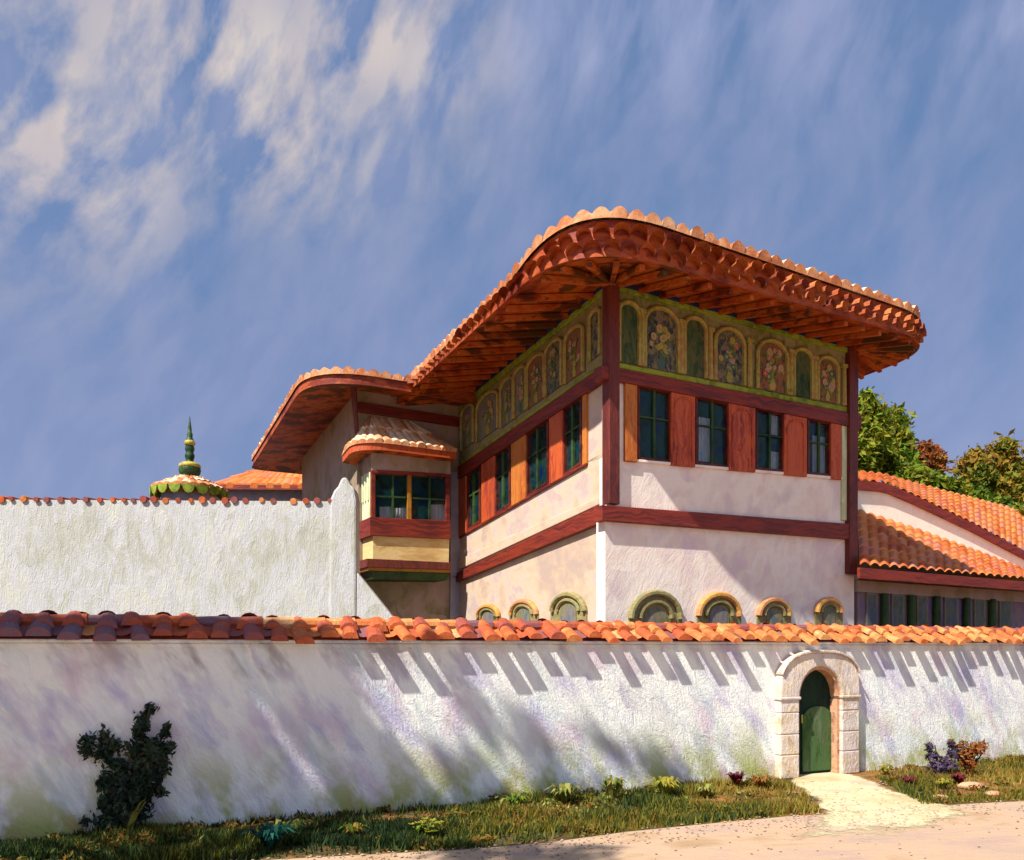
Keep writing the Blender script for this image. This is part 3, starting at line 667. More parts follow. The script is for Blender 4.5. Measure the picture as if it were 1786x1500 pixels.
for xa in (684, 748): osl([(xa, 827+(xa-655)*.05), (xa+3, 827+(xa-655)*.05), (xa+3, 906), (xa, 906)], -.01, .05, 'mullion', 'green_wood', 0)
osl([(656, 864), (710, 866), (710, 869), (656, 867)], -.012, .04, 'mullion', 'green_wood', 0)
osl([(719, 867), (777, 870), (777, 873), (719, 870)], -.012, .04, 'mullion', 'green_wood', 0)
osl([(656, 822), (777, 828), (777, 910), (656, 904)], -.6, .04, 'dark_backing', 'room_dark', 0)
qp = MB()
for (xa, xb, ya, yb) in ((662, 682, 884, 903), (688, 709, 886, 904), (750, 776, 880, 908)):
    vs = [FO.P(xa+(xb-xa)*k_/8, y, -.16-.02*(k_ % 2)) for y in (ya, yb) for k_ in range(9)]
    qp = MB(); qp.add(vs, [[k_, k_+1, 10+k_, 9+k_] for k_ in range(8)]); qp.build('curtain', 'curtain', orl)
side = FO.P(650, 860, 0); FS = Face(Z(side, 0)-nR*.84, nR)  # left cheek of the oriel
zt, zb = FO.P(650, 820, 0).z, FO.P(650, 902, 0).z
sp = MB(); sp.prism([FS.W(.02, zb, .02), FS.W(.78, zb, .02), FS.W(.78, zt, .02), FS.W(.02, zt, .02)], -FS.n*.1); sp.build('side_panel', 'bay_side', orl)
sp = MB()
for uu in (.12, .34, .56, .74): sp.tube([FS.W(uu, zb+.5, .03), FS.W(uu, zt-.05, .03)], .04, 8)
sp.build('side_columns', 'bay_side', orl)
oc = [FO.P(650, 790, 0), FO.P(786, 790, 0)]
a0, a1 = Z(oc[0], 0), Z(oc[1], 0); bk = -nR*.84
oe = [a0-dR*.6+bk, a0-dR*.6+nR*.32, a0.lerp(a1, .5)+nR*.35, a1+dR*.06+nR*.32, a1+dR*.08+bk]
def dense(pl_, step=.04):
    out = []
    for p, q in zip(pl_[:-1], pl_[1:]):
        n_ = max(1, int((q-p).length/step)); out += [p.lerp(q, k_/n_) for k_ in range(n_)]
    return out + [pl_[-1]]
rd = [oe[0]]
for k_ in range(1, 12):
    t = k_/12; rd.append(oe[0].lerp(oe[1], .45)*(1-t)**2 + oe[1]*2*t*(1-t) + oe[1].lerp(oe[3], .35)*t*t)
oe_d = dense(rd + [oe[3], oe[4]])
tp0, tp1 = a0+dR*.25+bk*.99, a0+dR*1.4+bk*.99
ot = []
for p in oe_d:
    t = max(0, min(1, (p-tp0).dot(tp1-tp0)/(tp1-tp0).length_squared)); ot.append(tp0.lerp(tp1, t))
zo = FO.P(700, 778, .3).z; ztop = FW.P(690, 734, 0).z
mid_s = len(oe_d)
zfun = lambda i: zo - .2*max(0, 1-i/(mid_s*.38))**2 + .04
tile_roof('oriel_roof', oe_d, ot, zo, ztop, 'pale_tile', orl, period=.24, amp=.05, course=.4, closed=False, lip=.02, zf=zfun)
oin = [p.lerp(q, .03) for p, q in zip(oe_d, ot)]
strip('oriel_fascia', [Z(p, zfun(i)+.02) for i, p in enumerate(oin)], [Z(p, zfun(i)-.2) for i, p in enumerate(oin)], 'shutter_red', orl, False)
strip('oriel_soffit', [Z(p, zfun(i)-.2) for i, p in enumerate(oin)], [Z(p.lerp(q, .5), zfun(i)-.25) for i, (p, q) in enumerate(zip(oe_d, ot))], 'soffit_wood', orl, False)

# ------------------------------------------------------------------ tall white wall on the left
TWY = 20.0
FT = Face((-16, TWY-.35), (1, .03))
tw = thing('courtyard_wall', FT.W(0, 0), 'tall off-white courtyard wall left of the pavilion, thin tile coping on top', 'wall')
ue = (FT.P(618, 1000)-FT.o).dot(FT.d); zt_ = FT.P(500, 874).z
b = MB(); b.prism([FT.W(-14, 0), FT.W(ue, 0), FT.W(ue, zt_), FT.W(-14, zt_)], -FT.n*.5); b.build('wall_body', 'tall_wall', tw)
b = MB(); pz = [FT.P(576, 872), FT.P(583, 856), FT.P(590, 848), FT.P(596, 834), FT.P(604, 832), FT.P(612, 846), FT.P(618, 851), FT.P(622, 872)]
b.prism([FT.W(ue-.66, 0, .06)]+[p+FT.n*.06 for p in pz]+[FT.W(ue+.05, 0, .06)], -FT.n*.62); b.build('end_pier', 'tall_wall', tw, bevel=.06)
b = MB(); b.prism([FT.W(ue-.02, .0, .02), FT.W(ue+3.4, .0, .02), FT.W(ue+.06, 4.2, .02)], -FT.n*.4); b.build('lit_wedge', 'tall_wall', tw, bevel=.03)  # pale wedge shaped as the sunlit triangle low on the wing
b = MB(); x = -14
while x < ue-.6:
    w_ = random.uniform(.24, .36); r = random.uniform(.05, .085)
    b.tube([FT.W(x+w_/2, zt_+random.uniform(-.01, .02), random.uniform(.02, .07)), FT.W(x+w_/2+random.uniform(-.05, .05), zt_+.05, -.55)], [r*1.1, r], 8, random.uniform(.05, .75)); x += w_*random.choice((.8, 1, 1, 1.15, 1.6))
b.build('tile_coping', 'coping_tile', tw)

# ------------------------------------------------------------------ kiosk with finial and low house, behind the tall wall
KY = 28.0
kc = at(331, 862, KY); kb = Z(kc, 0)
ks = thing('kiosk', kb, 'low domed kiosk behind the tall wall with olive-green scalloped eaves and spired finial', 'kiosk')
rk = 62/F*KY; zk = kc.z
b = MB(); K = 8
b.prism([kb+Vector((rk*.8*math.cos(PI*2*j/K), rk*.8*math.sin(PI*2*j/K), zk-.1)) for j in range(K)], Vector((0, 0, -(zk-.1)))); b.build('kiosk_wall', 'grey_lilac', ks)
circ = [kb+Vector((rk*math.cos(2*PI*j/160), rk*math.sin(2*PI*j/160), 0)) for j in range(160)]
zap = at(331, 833, KY).z
tile_roof('kiosk_roof', circ, [kb+(p-kb)*.12 for p in circ], zk+.1, zap, 'pale_tile', ks, period=.3, amp=.05, course=.35, lip=.05, curve=-.35)
b = MB()
for j in range(18):
    a = 2*PI*(j+.5)/18; c = kb+Vector((rk*.99*math.cos(a), rk*.99*math.sin(a), zk+.12)); tg = Vector((-math.sin(a), math.cos(a), 0))
    pts = [c-tg*.2, c+tg*.2] + [c+tg*.2*math.cos(PI*i/6)-Vector((0, 0, .3*math.sin(PI*i/6))) for i in range(1, 6)]
    b.prism(pts, Vector((math.cos(a), math.sin(a), 0))*.05)
b.build('scalloped_trim', 'moss_trim', ks)
pxm = KY/F
prof = [(0.5, 0), (9, 1), (11, 4), (17, 10), (18.5, 17), (17, 24), (11, 30), (6, 33), (6.5, 37), (8, 42), (8, 46), (6, 50), (7.5, 54), (8, 58), (6.5, 63), (8, 66), (8, 71), (6, 75), (4.5, 78), (5, 84), (3.5, 88), (3, 96), (2, 104), (.4, 118)]
b = MB(); b.lathe(Z(kb, zap-.06), [(r*pxm, z*pxm*.93) for r, z in prof], 18); fn = b.build('finial', 'patina', ks, smooth=True)
for (z0_, r_) in ((25, 17.5), (68, 8.8)):
    b = MB(); b.lathe(Z(kb, zap-.06), [(r_*.55*pxm, (z0_-6)*pxm*.93), (r_*1.04*pxm, (z0_-3)*pxm*.93), (r_*1.02*pxm, (z0_+2)*pxm*.93), (r_*.7*pxm, (z0_+6)*pxm*.93)], 18); b.build('gilt_ring', 'gilt', fn, smooth=True)
HYY = 33.0
hb = Z(at(470, 870, HYY), 0)
hs = thing('low_house', hb, 'small lilac-walled house with orange tiled roof between the spired kiosk and the pavilion', 'house')
FH = Face(Z(at(380, 870, HYY), 0), (1, .05))
b = MB(); b.prism([FH.P(x, y) for x, y in ((392, 848), (545, 848), (545, 1100), (392, 1100))], Vector((0, 4, 0))); b.build('house_wall', 'grey_lilac', hs)
ea = dense([FH.P(372, 850, .4)+Vector((0, 3, 0)), FH.P(372, 850, .4), FH.P(560, 850, .4)], .05)
ea = [Z(p, 0) for p in ea]; tpa, tpb = Z(FH.P(490, 840), 0)+Vector((0, 1.6, 0)), Z(FH.P(600, 840), 0)+Vector((0, 1.6, 0))
ta = [tpa.lerp(tpb, max(0, min(1, (p-tpa).dot(tpb-tpa)/(tpb-tpa).length_squared))) for p in ea]
tile_roof('house_roof', ea, ta, FH.P(470, 848, .4).z, at(490, 808, HYY+1.6).z, 'low_tile', hs, period=.32, amp=.07, course=.45, closed=False, lip=.08, curve=-.3)
strip('fascia', [Z(p, FH.P(470, 846, .4).z) for p in ea], [Z(p, FH.P(470, 854, .4).z) for p in ea], 'shadow_leaf' if False else 'red_beam', hs, False)

# ------------------------------------------------------------------ annex on the right
FA = Face(Rc + dR*.08, dR)
an = thing('annex', Z(FA.P(1500, 1000), 0), 'low side building right of the pavilion with two stepped orange tile roofs', 'building')
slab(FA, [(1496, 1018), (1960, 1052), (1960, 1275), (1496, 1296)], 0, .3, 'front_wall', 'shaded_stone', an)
for x0, x1 in ((1512, 1531), (1556, 1578), (1600, 1619), (1648, 1672), (1700, 1719), (1744, 1766)):
    yt = 1033+(x0-1512)*.05
    w = slab(FA, [(x0, yt), (x1, yt+1), (x1, 1150), (x0, 1150)], .05, .06, 'window', 'niche_lilac', an, 0)
    b = MB(); b.prism([FA.P(x, y, .06) for x, y in ((x0+3, yt+5), (x1-3, yt+5), (x1-3, 1150), (x0+3, 1150))], -FA.n*.02); b.build('pane', 'glass', w)
for x in (1543, 1590, 1634, 1686, 1731):
    b = MB(); b.tube([FA.P(x, 1150, .1), FA.P(x, 1034+(x-1512)*.05, .1)], [.11, .09], 10); b.build('post', 'green_wood', an)
slab(FA, [(1498, 1012), (1960, 1044), (1960, 1062), (1498, 1032)], .08, .2, 'wall_plate', 'wing_plaster', an)
FB = FA.moved(-2.6)
lo = [FA.P(1500+i*2, 989+(i*2)*.085, .62) for i in range(240)]
hi = []
for i in range(240):
    x = 1494+i*2.0; y = 892+(max(0, x-1500))*.31+((x-1500)/300)**2*14
    hi.append(FB.P(x, y))
def loft(name, A, B, mat, parent, period, amp, course):
    n = len(A); s = [0.0]
    for i in range(1, n): s.append(s[-1]+(A[i]-A[i-1]).length)
    nc = 7; V = []; T = []; Fc = []; R_ = []
    for j in range(nc): R_ += [(j/nc, .05, j), ((j+1)/nc-.003, 0, j)]
    for f, lf, j in R_:
        for i in range(n): V.append(A[i].lerp(B[i], f)+Vector((0, 0, lf+amp*abs(math.sin(PI*s[i]/period)))))
    for r in range(len(R_)-1):
        for i in range(n-1):
            Fc.append([r*n+i, r*n+i+1, (r+1)*n+i+1, (r+1)*n+i]); h = math.sin(int(s[i]/period)*91.7+R_[r][2]*37.3)*24634.6; T.append(h-math.floor(h))
    return link(name, V, Fc, mat, parent, T)
loft('lower_roof', lo, hi, 'low_tile', an, .36, .08, .4)
b = MB(); A0, A1 = lo[0], lo[-1]
b.prism([A0-Vector((0, 0, .01)), A1-Vector((0, 0, .01)), A1-Vector((0, 0, .26)), A0-Vector((0, 0, .26))], -FA.n*.08); b.build('eave_board', 'red_beam', an)
b = MB(); b.prism([A0-Vector((0, 0, .2))-FA.n*.081, A1-Vector((0, 0, .2))-FA.n*.081, A1-Vector((0, 0, .2))-FA.n*.61, lo[18]-Vector((0, 0, .2))-FA.n*.61], Vector((0, 0, .03))); b.build('soffit', 'soffit_wood', an)
b = MB()
wl = [(1496, 846), (1545, 850), (1600, 874), (1700, 922), (1800, 975), (1960, 1062)]
up_ = [FB.P(x, y-2, .0) for x, y in wl]; dn_ = [Z(p, 0) for p in up_]
for i in range(len(wl)-1): b.prism([up_[i], up_[i+1], dn_[i+1], dn_[i]], -FB.n*.3)
b.build('upper_wall', 'band_white', an)
FC2 = FB.moved(-2.4)
def along(tab, x):
    for (xa, ya), (xb, yb) in zip(tab[:-1], tab[1:]):
        if x <= xb: return ya+(yb-ya)*(x-xa)/(xb-xa)
    return tab[-1][1]
hi_t = [(1480, 822), (1540, 828), (1650, 858), (1786, 892), (1960, 938)]
lo2 = [FB.P(1488+i*2, along(wl, max(1496, 1488+i*2))-4, .1) for i in range(225)]
hi2 = [FC2.P(1484+i*2.0, along(hi_t, 1484+i*2.0)) for i in range(225)]
loft('upper_roof', lo2, hi2, 'low_tile', an, .36, .08, .4)
b = MB()
for i in range(0, 224, 8):
    p, q = lo2[i], lo2[min(224, i+8)]; dz = Vector((0, 0, .075)); dz2 = Vector((0, 0, -.2)); b.prism([p+dz, q+dz, q+dz2, p+dz2], -FB.n*.08)
b.build('eave_board', 'red_beam', an)

# ------------------------------------------------------------------ trees behind the annex
def tree(name, base, h, blobs, mat, label, size, per, trunk=.2, group=None, limbs=True, seed=1):
    t = thing(name, base, label, 'tree', group)
    b = MB(); top = base+Vector((0, 0, h*.75))
    b.tube([base, base.lerp(top, .4)+Vector((.1, 0, 0)), top], [trunk, trunk*.75, trunk*.3], 8)
    if limbs:
        for (c, r, w) in blobs[:8]:
            c = Vector(c); s0 = base.lerp(top, .55+.3*random.random()); b.tube([s0, s0.lerp(c, .5)+Vector((0, 0, .2)), c], [trunk*.4, trunk*.25, trunk*.1], 6)
    b.build('trunk', 'bark', t)
    leafcloud('crown', blobs, mat, t, size, per, seed=seed)
    return t
def bl(lst, Y): return [(tuple(at(x, y, Y+dy)), r/F*Y, w) for x, y, r, w, dy in lst]
Y1 = 33
tree('broadleaf_tree', Z(at(1535, 900, Y1), 0), 9.5, bl([(1512, 735, 36, 1.3, 0), (1545, 745, 34, 1.2, .5), (1570, 775, 24, 1, .3), (1520, 785, 40, 1.4, -.5), (1560, 808, 28, 1.1, 0), (1510, 704, 18, .6, 0), (1500, 820, 30, 1, 0)], Y1), 'green_leaf', 'tall domed green tree rising beside the pavilion corner post', .15, 1900, .3, seed=5)
tree('round_tree', Z(at(1618, 900, Y1+1), 0), 8, bl([(1615, 792, 20, 1, 0), (1632, 800, 17, .9, .3), (1605, 806, 18, .9, -.3), (1625, 818, 22, 1, 0)], Y1+1), 'rust_leaf', 'small rust-brown tree between the domed green tree and the green-gold one', .13, 1300, .18, seed=6)
tree('autumn_tree', Z(at(1730, 900, Y1+2), 0), 8, bl([(1700, 812, 26, 1, 0), (1742, 808, 36, 1.4, .4), (1775, 835, 34, 1.3, 0), (1712, 838, 30, 1.1, -.4), (1752, 784, 15, .6, 0), (1755, 862, 36, 1.3, -.5), (1820, 850, 40, 1.4, 0)], Y1+2), 'gold_leaf', 'green and gold autumn tree at the far right behind the annex roof', .15, 1500, .25, seed=7)
hdg = thing('shrub_row', Z(at(1650, 860, Y1-1), 0), 'low bright green shrubbery sloping down behind the annex roof ridge', 'shrubs')
b = MB(); q = Z(at(1650, 860, Y1-1), 0); b.tube([q, q+Vector((0, 0, 6))], [.12, .05]); b.build('stem', 'bark', hdg)
leafcloud('foliage', bl([(1575+i*14, 822+i*5.5, 19, .8, random.uniform(-.4, .4)) for i in range(18)] + [(1575+i*26, 855+i*8, 30, 1, 0) for i in range(9)], Y1-1), 'green_leaf', hdg, .16, 600, seed=8)

# ------------------------------------------------------------------ unseen tree beside the painter's spot: crown laid out to shade wall and road
lit = lambda x, y: (y-1105) < (x-560)*.40 + 10*math.sin(x*.05) + 8*math.sin(x*.021+1)
ct = []
gaps = [(742, 1335, 75, 20), (548, 1385, 40, 24), (640, 1215, 60, 20), (862, 1190, 60, 22), (780, 1255, 80, 16), (885, 1320, 60, 24), (965, 1250, 90, 18), (1010, 1330, 60, 22), (500, 1290, 70, 12), (360, 1230, 70, 12), (300, 1330, 50, 10), (60, 1300, 50, 12), (420, 1180, 50, 10), (700, 1180, 60, 14), (600, 1310, 60, 12), (1110, 1370, 50, 18), (920, 1390, 40, 16), (250, 1160, 40, 12), (120, 1180, 50, 12), (450, 1400, 40, 14), (340, 1410, 40, 16)]
def open_(x, y):
    for gx, gy, la, wa in gaps:
        dx, dy = x-gx, y-gy; a_ = dx*.5+dy*.87; c_ = dx*.87-dy*.5
        if (a_/(la*1.15+18))**2+(c_/(wa*1.2+18))**2 < 1: return True
    return False
y = 1050
while y < 1475:
    x = -150+random.uniform(0, 10)
    while x < 1400:
        x += 21; xx, yy = x+random.uniform(-7, 7), y+random.uniform(-7, 7)
        if lit(xx, yy) or open_(xx, yy) or random.random() < .05 + .30*max(0, (xx-420)/800): continue
        p = FG.P(xx, yy)
        if p.z < -.3: continue
        t = 9.0
        while t < 24:
            c = p+SUN*t; sx, sy = (c.x/max(c.y, .1)*F+CX, HY-(c.z-EYE)/max(c.y, .1)*F)
            if c.y < .8 or sx < -160 or sy < -160: break
            t += .5
        ct.append((tuple(p+SUN*(t+random.uniform(.2, 1.6))), random.uniform(.14, .22), 1))
    y += 20
for x in range(800, 1080, 40):
    for y in (1482, 1496, 1512, 1530):
        p = ground(x+random.uniform(-10, 10)-(y-1480)*.6, y); ct.append((tuple(p+SUN*random.uniform(12, 14)), .3, 1))
cb = Vector((-7.6, 3.2, 0))
st = thing('shade_tree', cb, 'spreading roadside tree unseen left of the view, crown shaped to dapple the garden wall', 'tree')
b = MB(); b.tube([cb, cb+Vector((.1, 0, 3)), cb+Vector((.5, .5, 6.5))], [.32, .26, .18], 10)
for i in range(0, len(ct), 40):
    c = Vector(ct[i][0]); s0 = cb+Vector((.5, .5, 6.4)); b.tube([s0, s0.lerp(c, .5)+Vector((0, 0, .3)), c], [.1, .06, .02], 6)
b.build('trunk', 'bark', st)
leafcloud('crown', ct, 'green_leaf', st, .12, 30, seed=9)

# ------------------------------------------------------------------ planting along the wall
def gpt(x, y): return ground(x, y)
# grass: nobody could count the blades
def grass(name, polyfn, n, hmin, hmax, mat, label, wid=.012):
    V = []; T = []; c = 0
    while c < n:
        p, ok = polyfn()
        if not ok: continue
        bare = math.sin(p.x*1.9+1.3*math.sin(p.y*2.7))+math.sin(p.y*3.3-p.x*.8+2)
        if bare > .75 and random.random() < .85: continue
        c += 1; cl_ = .5+.5*math.sin(p.x*2.3+p.y*1.9)*math.sin(p.y*4.1-p.x*1.1); h = random.uniform(hmin, hmax)*(.35+.9*cl_); a = random.random()*2*PI
        w = Vector((math.cos(a), math.sin(a), 0))*wid*random.uniform(.7, 1.6); ln = Vector((random.uniform(-.5, .5), random.uniform(-.5, .5), 0))*h
        V += [p-w, p+w, p+ln+Vector((0, 0, h))]; n1 = math.sin(p.x*1.3+p.y*.7)*.5+math.sin(p.x*3.1-p.y*2.2)*.3
        T.append(min(1, max(0, .38+.3*n1+random.uniform(-.28, .28)+.22*max(-1, min(1, (p.x-.5)/3)))))  # yellower towards the right: sunlit grass put into the blade tint
    o = link(name, V, [[3*i, 3*i+1, 3*i+2] for i in range(n)], mat, None, T); tag(o, label, 'grass', None, 'stuff'); return o
wx = lambda x: 1471-.0838*x                               # foot of the wall in the survey
def verge():
    x = random.uniform(-120, 1430)
    f = random.random(); y0 = wx(x)+1; y1 = along(edge, x)-random.uniform(0, 8)
    y = y0+(y1-y0)*f
    return ground(x, y), not (x > 1362 and x > 1374+(y-1366)*1.2)
grass('grass_verge', verge, 42000, .04, .16, 'grass_leaf', 'strip of rough dark green grass between the garden wall and the road')
def bed():
    x = random.uniform(1500, 2500); y = random.uniform(wx(x)+1, along(edge, x)-3)
    if y <= 1135: return ground(x, 1300), False
    return ground(x, y), x > 1505+(y-1345)*1.75
grass('grass_bed', bed, 24000, .04, .15, 'grass_leaf', 'patch of olive grass right of the gate path below the white wall')
V = []; Fc = []; T = []
for i in range(1500):
    x = random.uniform(200, 1900); e = along(edge, x); y = e + abs(random.gauss(0, 1))*(14 if random.random() < .7 else 50) - 2
    if random.random() < .25: x = random.uniform(1370, 1640); y = random.uniform(1362, 1450)
    if y < 1352 or y > 1560: continue
    p = ground(x, y); r = random.uniform(.006, .02)*(1.5 if random.random() < .06 else 1); b0 = len(V); a = random.random()*3
    V += [p+Vector((r*math.cos(a+k*PI/2)*random.uniform(.8, 1.4), r*math.sin(a+k*PI/2), .016+r*.2)) for k in range(4)] + [p+Vector((0, 0, .014+r*.8)), p+Vector((0, 0, .004))]
    for k in range(4): Fc += [[b0+k, b0+(k+1) % 4, b0+4], [b0+(k+1) % 4, b0+k, b0+5]]
    T += [random.random()]*8
tag(link('pebbles', V, Fc, 'pebble', None, T), 'loose pebbles scattered over the dusty road and path edges', 'pebbles', None, 'stuff')
def cover(name, n, xr, mat, label, seed, yr):
    rs = random.Random(seed); bb = []
    while len(bb) < n:
        x = rs.uniform(*xr); y0 = wx(x)+2; y1 = along(edge, x)-4; y = y0+(y1-y0)*min(1, max(0, rs.gauss(*yr)))
        if 1355 < x < 1520 or (x >= 1500 and x < 1510+(y-1345)*1.75) or (x < 1400 and x > 1350 and y > 1390): continue
        p = ground(x, y); bb.append((tuple(p+Vector((0, 0, rs.uniform(.01, .05)))), rs.uniform(.1, .26), rs.uniform(.4, 1)))
    o = leafcloud(name, bb, mat, None, .035, 110, squash=.42, seed=seed); tag(o, label, 'ground cover', None, 'stuff')
cover('ground_cover', 95, (-80, 1345), 'cover_leaf', 'loose olive and ochre weeds tangled in the verge below the wall', 5, (.35, .35))
cover('ground_cover', 34, (820, 1345), 'lime_leaf', 'yellow-green weeds along the sunlit wall foot', 6, (.12, .15))
cover('ground_cover', 30, (1520, 1800), 'cover_leaf', 'olive and ochre weeds in the bed right of the path', 7, (.4, .4))
# dark shrub against the wall
p = gpt(205, 1452)
ds = thing('dark_shrub', p, 'tall dark shrub with upright leafy stems leaning on the shaded wall', 'shrub')
Yd = p.y
b = MB(); stems = [(140, 1222), (152, 1240), (132, 1265), (182, 1285), (208, 1330), (262, 1232), (246, 1250), (270, 1298), (292, 1268), (298, 1300), (286, 1340), (256, 1335), (150, 1295), (174, 1392), (240, 1390)]
for x, y in stems: q = at(x, y, Yd+random.uniform(-.1, .25)); b.tube([p+Vector((random.uniform(-.08, .08), 0, 0)), p.lerp(q, .5)+Vector((0, .03, .05)), q], [.028, .019, .009], 6)
b.build('stem', 'bark', ds)
sprig = []
for x, y in stems:
    for f in (.3, .42, .54, .64, .74, .84, .94): sprig.append((218+(x-218)*f+random.uniform(-5, 5), 1452+(y-1452)*f+random.uniform(-5, 5), random.uniform(7, 12), .3))
blb = [(140, 1222, 12, .25), (152, 1240, 14, .3), (132, 1265, 14, .25), (165, 1262, 16, .35), (182, 1285, 16, .35), (150, 1295, 18, .4), (172, 1312, 20, .5), (200, 1300, 16, .4), (208, 1330, 26, .9), (240, 1312, 24, .8), (256, 1335, 24, .8), (226, 1352, 28, .9), (250, 1362, 22, .7),
       (262, 1234, 10, .2), (246, 1250, 12, .2), (240, 1270, 10, .15), (270, 1298, 14, .35), (186, 1362, 18, .45), (174, 1392, 18, .4), (200, 1405, 22, .6), (228, 1398, 22, .6), (246, 1420, 18, .45), (190, 1434, 22, .6), (150, 1430, 14, .3), (292, 1268, 8, .15), (298, 1300, 9, .2), (286, 1340, 10, .2), (280, 1380, 12, .25), (215, 1445, 22, .6)]
leafcloud('foliage', [(tuple(at(x, y, Yd+random.uniform(-.25, .12))), r/F*Yd, w) for x, y, r, w in blb+sprig], 'dark_leaf', ds, .042, 260, seed=21, droop=-.6)
def blades(name, base, n, L, W, mat, parent, spread=.5, lean=Vector((0, 0, 0))):
    b = MB()
    for i in range(n):
        a = random.random()*2*PI; d = Vector((math.cos(a), math.sin(a), 0))*spread*random.uniform(.4, 1)+lean
        l = L*random.uniform(.7, 1.15); s = Vector((-math.sin(a), math.cos(a), 0))*W
        p0, p1, p2, p3 = base, base+d*l*.35+Vector((0, 0, l*.45)), base+d*l*.75+Vector((0, 0, l*.8)), base+d*l*1.1+Vector((0, 0, l*(.98-.35*spread)))
        b.add([p0-s*.5, p0+s*.5, p1-s, p1+s, p2-s*.8, p2+s*.8, p3], [[0, 1, 3, 2], [2, 3, 5, 4], [4, 5, 6]], random.random())
    return b.build(name, mat, parent)
p = gpt(222, 1462); yc = thing('blade_plant', p, 'clump of broad pale yellow-green blades at the foot of the dark shrub', 'plant')
blades('leaves', p, 9, .5, .035, 'lime_leaf', yc, .25, Vector((.3, 0, 0)))
def rosette(x, y, mat, label, n=16, L=.3, W=.03, spread=.9, group=None, flower=None, name='leafy_plant', cat='plant'):
    L *= .95; W *= .85; n = int(n*1.5)
    p = gpt(x, y); t = thing(name, p, label, cat, group); blades('leaves', p, int(n*1.5), L, W*.8, mat, t, spread*1.15)
    if flower:
        for i in range(flower[1]):
            b = MB(); a = random.random()*2*PI; r = random.uniform(.03, L*.95); c = p+Vector((math.cos(a)*r, math.sin(a)*r, L*random.uniform(.5, 1.05)))
            for k in range(5):
                aa = 2*PI*k/5; e = Vector((math.cos(aa), math.sin(aa), .35))*.055; s = Vector((-math.sin(aa), math.cos(aa), 0))*.018
                b.add([c, c+e*.6-s, c+e, c+e*.6+s], [[0, 1, 2, 3]])
            b.build('flower', flower[0], t)
    return t
rosette(985, 1402, 'lime_leaf', 'wide pale yellow-green leafy plant against the wall foot, left of its taller neighbour', 26, .34, .045)
rosette(1068, 1398, 'lime_leaf', 'taller lime-green leafy plant under the lit part of the wall', 20, .42, .04, .7)
rosette(1160, 1392, 'yellow_leaf', 'golden-green leafy clump under the bright wall, nearest left of the reddish plant', 24, .36, .04, .8)
rosette(900, 1412, 'green_leaf', 'dull green low plant at the end of the wall shade', 20, .26, .04)
rosette(1230, 1392, 'lime_leaf', 'small flat yellowish plant beside the reddish low plant', 18, .24, .04)
rosette(745, 1462, 'green_leaf', 'plant with yellow flowers in the middle of the dark verge', 16, .22, .03, .9, None, ('yellow_leaf', 26), 'flowering_plant', 'flowers')
rosette(615, 1462, 'gold_leaf', 'rust and gold low plant in the shaded verge, left of the yellow flowers', 16, .2, .03)
rosette(480, 1462, 'gold_leaf', 'brownish gold low plant under the shaded wall, between the dark shrub and the rust plant', 18, .24, .03)
leafmat('teal_leaf', ['#123c34', '#1a5048', '#246456', '#2c5a34'])
rosette(472, 1482, 'teal_leaf', 'blue-green low plant at the front edge of the shaded verge', 30, .34, .04, .9)
rosette(1284, 1374, 'crimson_leaf', 'dark red and purple low plant at the wall foot left of the gate', 18, .3, .05, .6)
rosette(1330, 1376, 'rust_leaf', 'rust-brown plant at the path edge left of the gate', 18, .26, .035)
rosette(1585, 1372, 'crimson_leaf', 'red leaved plant in the right bed, nearest the gate path', 16, .2, .04)
rosette(1645, 1376, 'yellow_leaf', 'yellow-green plant in the right bed between two red ones', 16, .2, .04)
rosette(1672, 1368, 'crimson_leaf', 'red leaved plant in the right bed beside the salmon stones', 16, .22, .04)
rosette(1545, 1352, 'yellow_leaf', 'small plant with yellow flowers at the left tip of the right bed', 14, .18, .03, .9, None, ('yellow_leaf', 14), 'flowering_plant', 'flowers')
def stone(x, y, r, label):
    p = gpt(x, y); b = MB(); K = 9; prof = [(.3, 0), (.95, .12), (1, .35), (.75, .62), (.3, .75), (.02, .76)]
    vs = []; ph = random.random()*6
    for rr, z in prof:
        for j in range(K): a = 2*PI*j/K; w = rr*r*(1+.16*math.sin(2*a+ph)+.1*math.sin(3*a)); vs.append(p+Vector((w*1.5*math.cos(a), w*math.sin(a), z*r)))
    b.add(vs, [[i*K+j, i*K+(j+1) % K, (i+1)*K+(j+1) % K, (i+1)*K+j] for i in range(len(prof)-1) for j in range(K)]); o = b.build('stone', 'rock', None); tag(o, label, 'stone')
stone(1697, 1376, .15, 'largest salmon-coloured stone in the right flower bed')
stone(1733, 1388, .1, 'small salmon stone at the road edge right of the largest stone')
stone(1640, 1394, .09, 'flat pinkish stone at the road edge below the red plants')
p = gpt(1690, 1352); bs = thing('dry_shrub', p, 'olive-brown twiggy shrub against the white wall right of the gate', 'shrub')
b = MB()
for i in range(26):
    q = p+Vector((random.uniform(-.35, .4), random.uniform(-.1, .1), random.uniform(.35, .72))); b.tube([p, p.lerp(q, .5)+Vector((0, 0, .04)), q], [.012, .008, .003], 5)
b.build('twigs', 'bark', bs)
leafcloud('foliage', [(tuple(p+Vector((dx, 0, z))), r, w) for dx, z, r, w in ((0, .2, .16, .8), (-.08, .4, .17, .7), (.1, .45, .18, .7), (.22, .52, .14, .4), (-.18, .55, .12, .3))], 'rust_leaf', bs, .05, 150, seed=31)
p = gpt(1640, 1352); pb = thing('shadow_shrub', p, 'two-stemmed purple shrub added for a shadow on the white wall, left of the brown twiggy one', 'shrub')
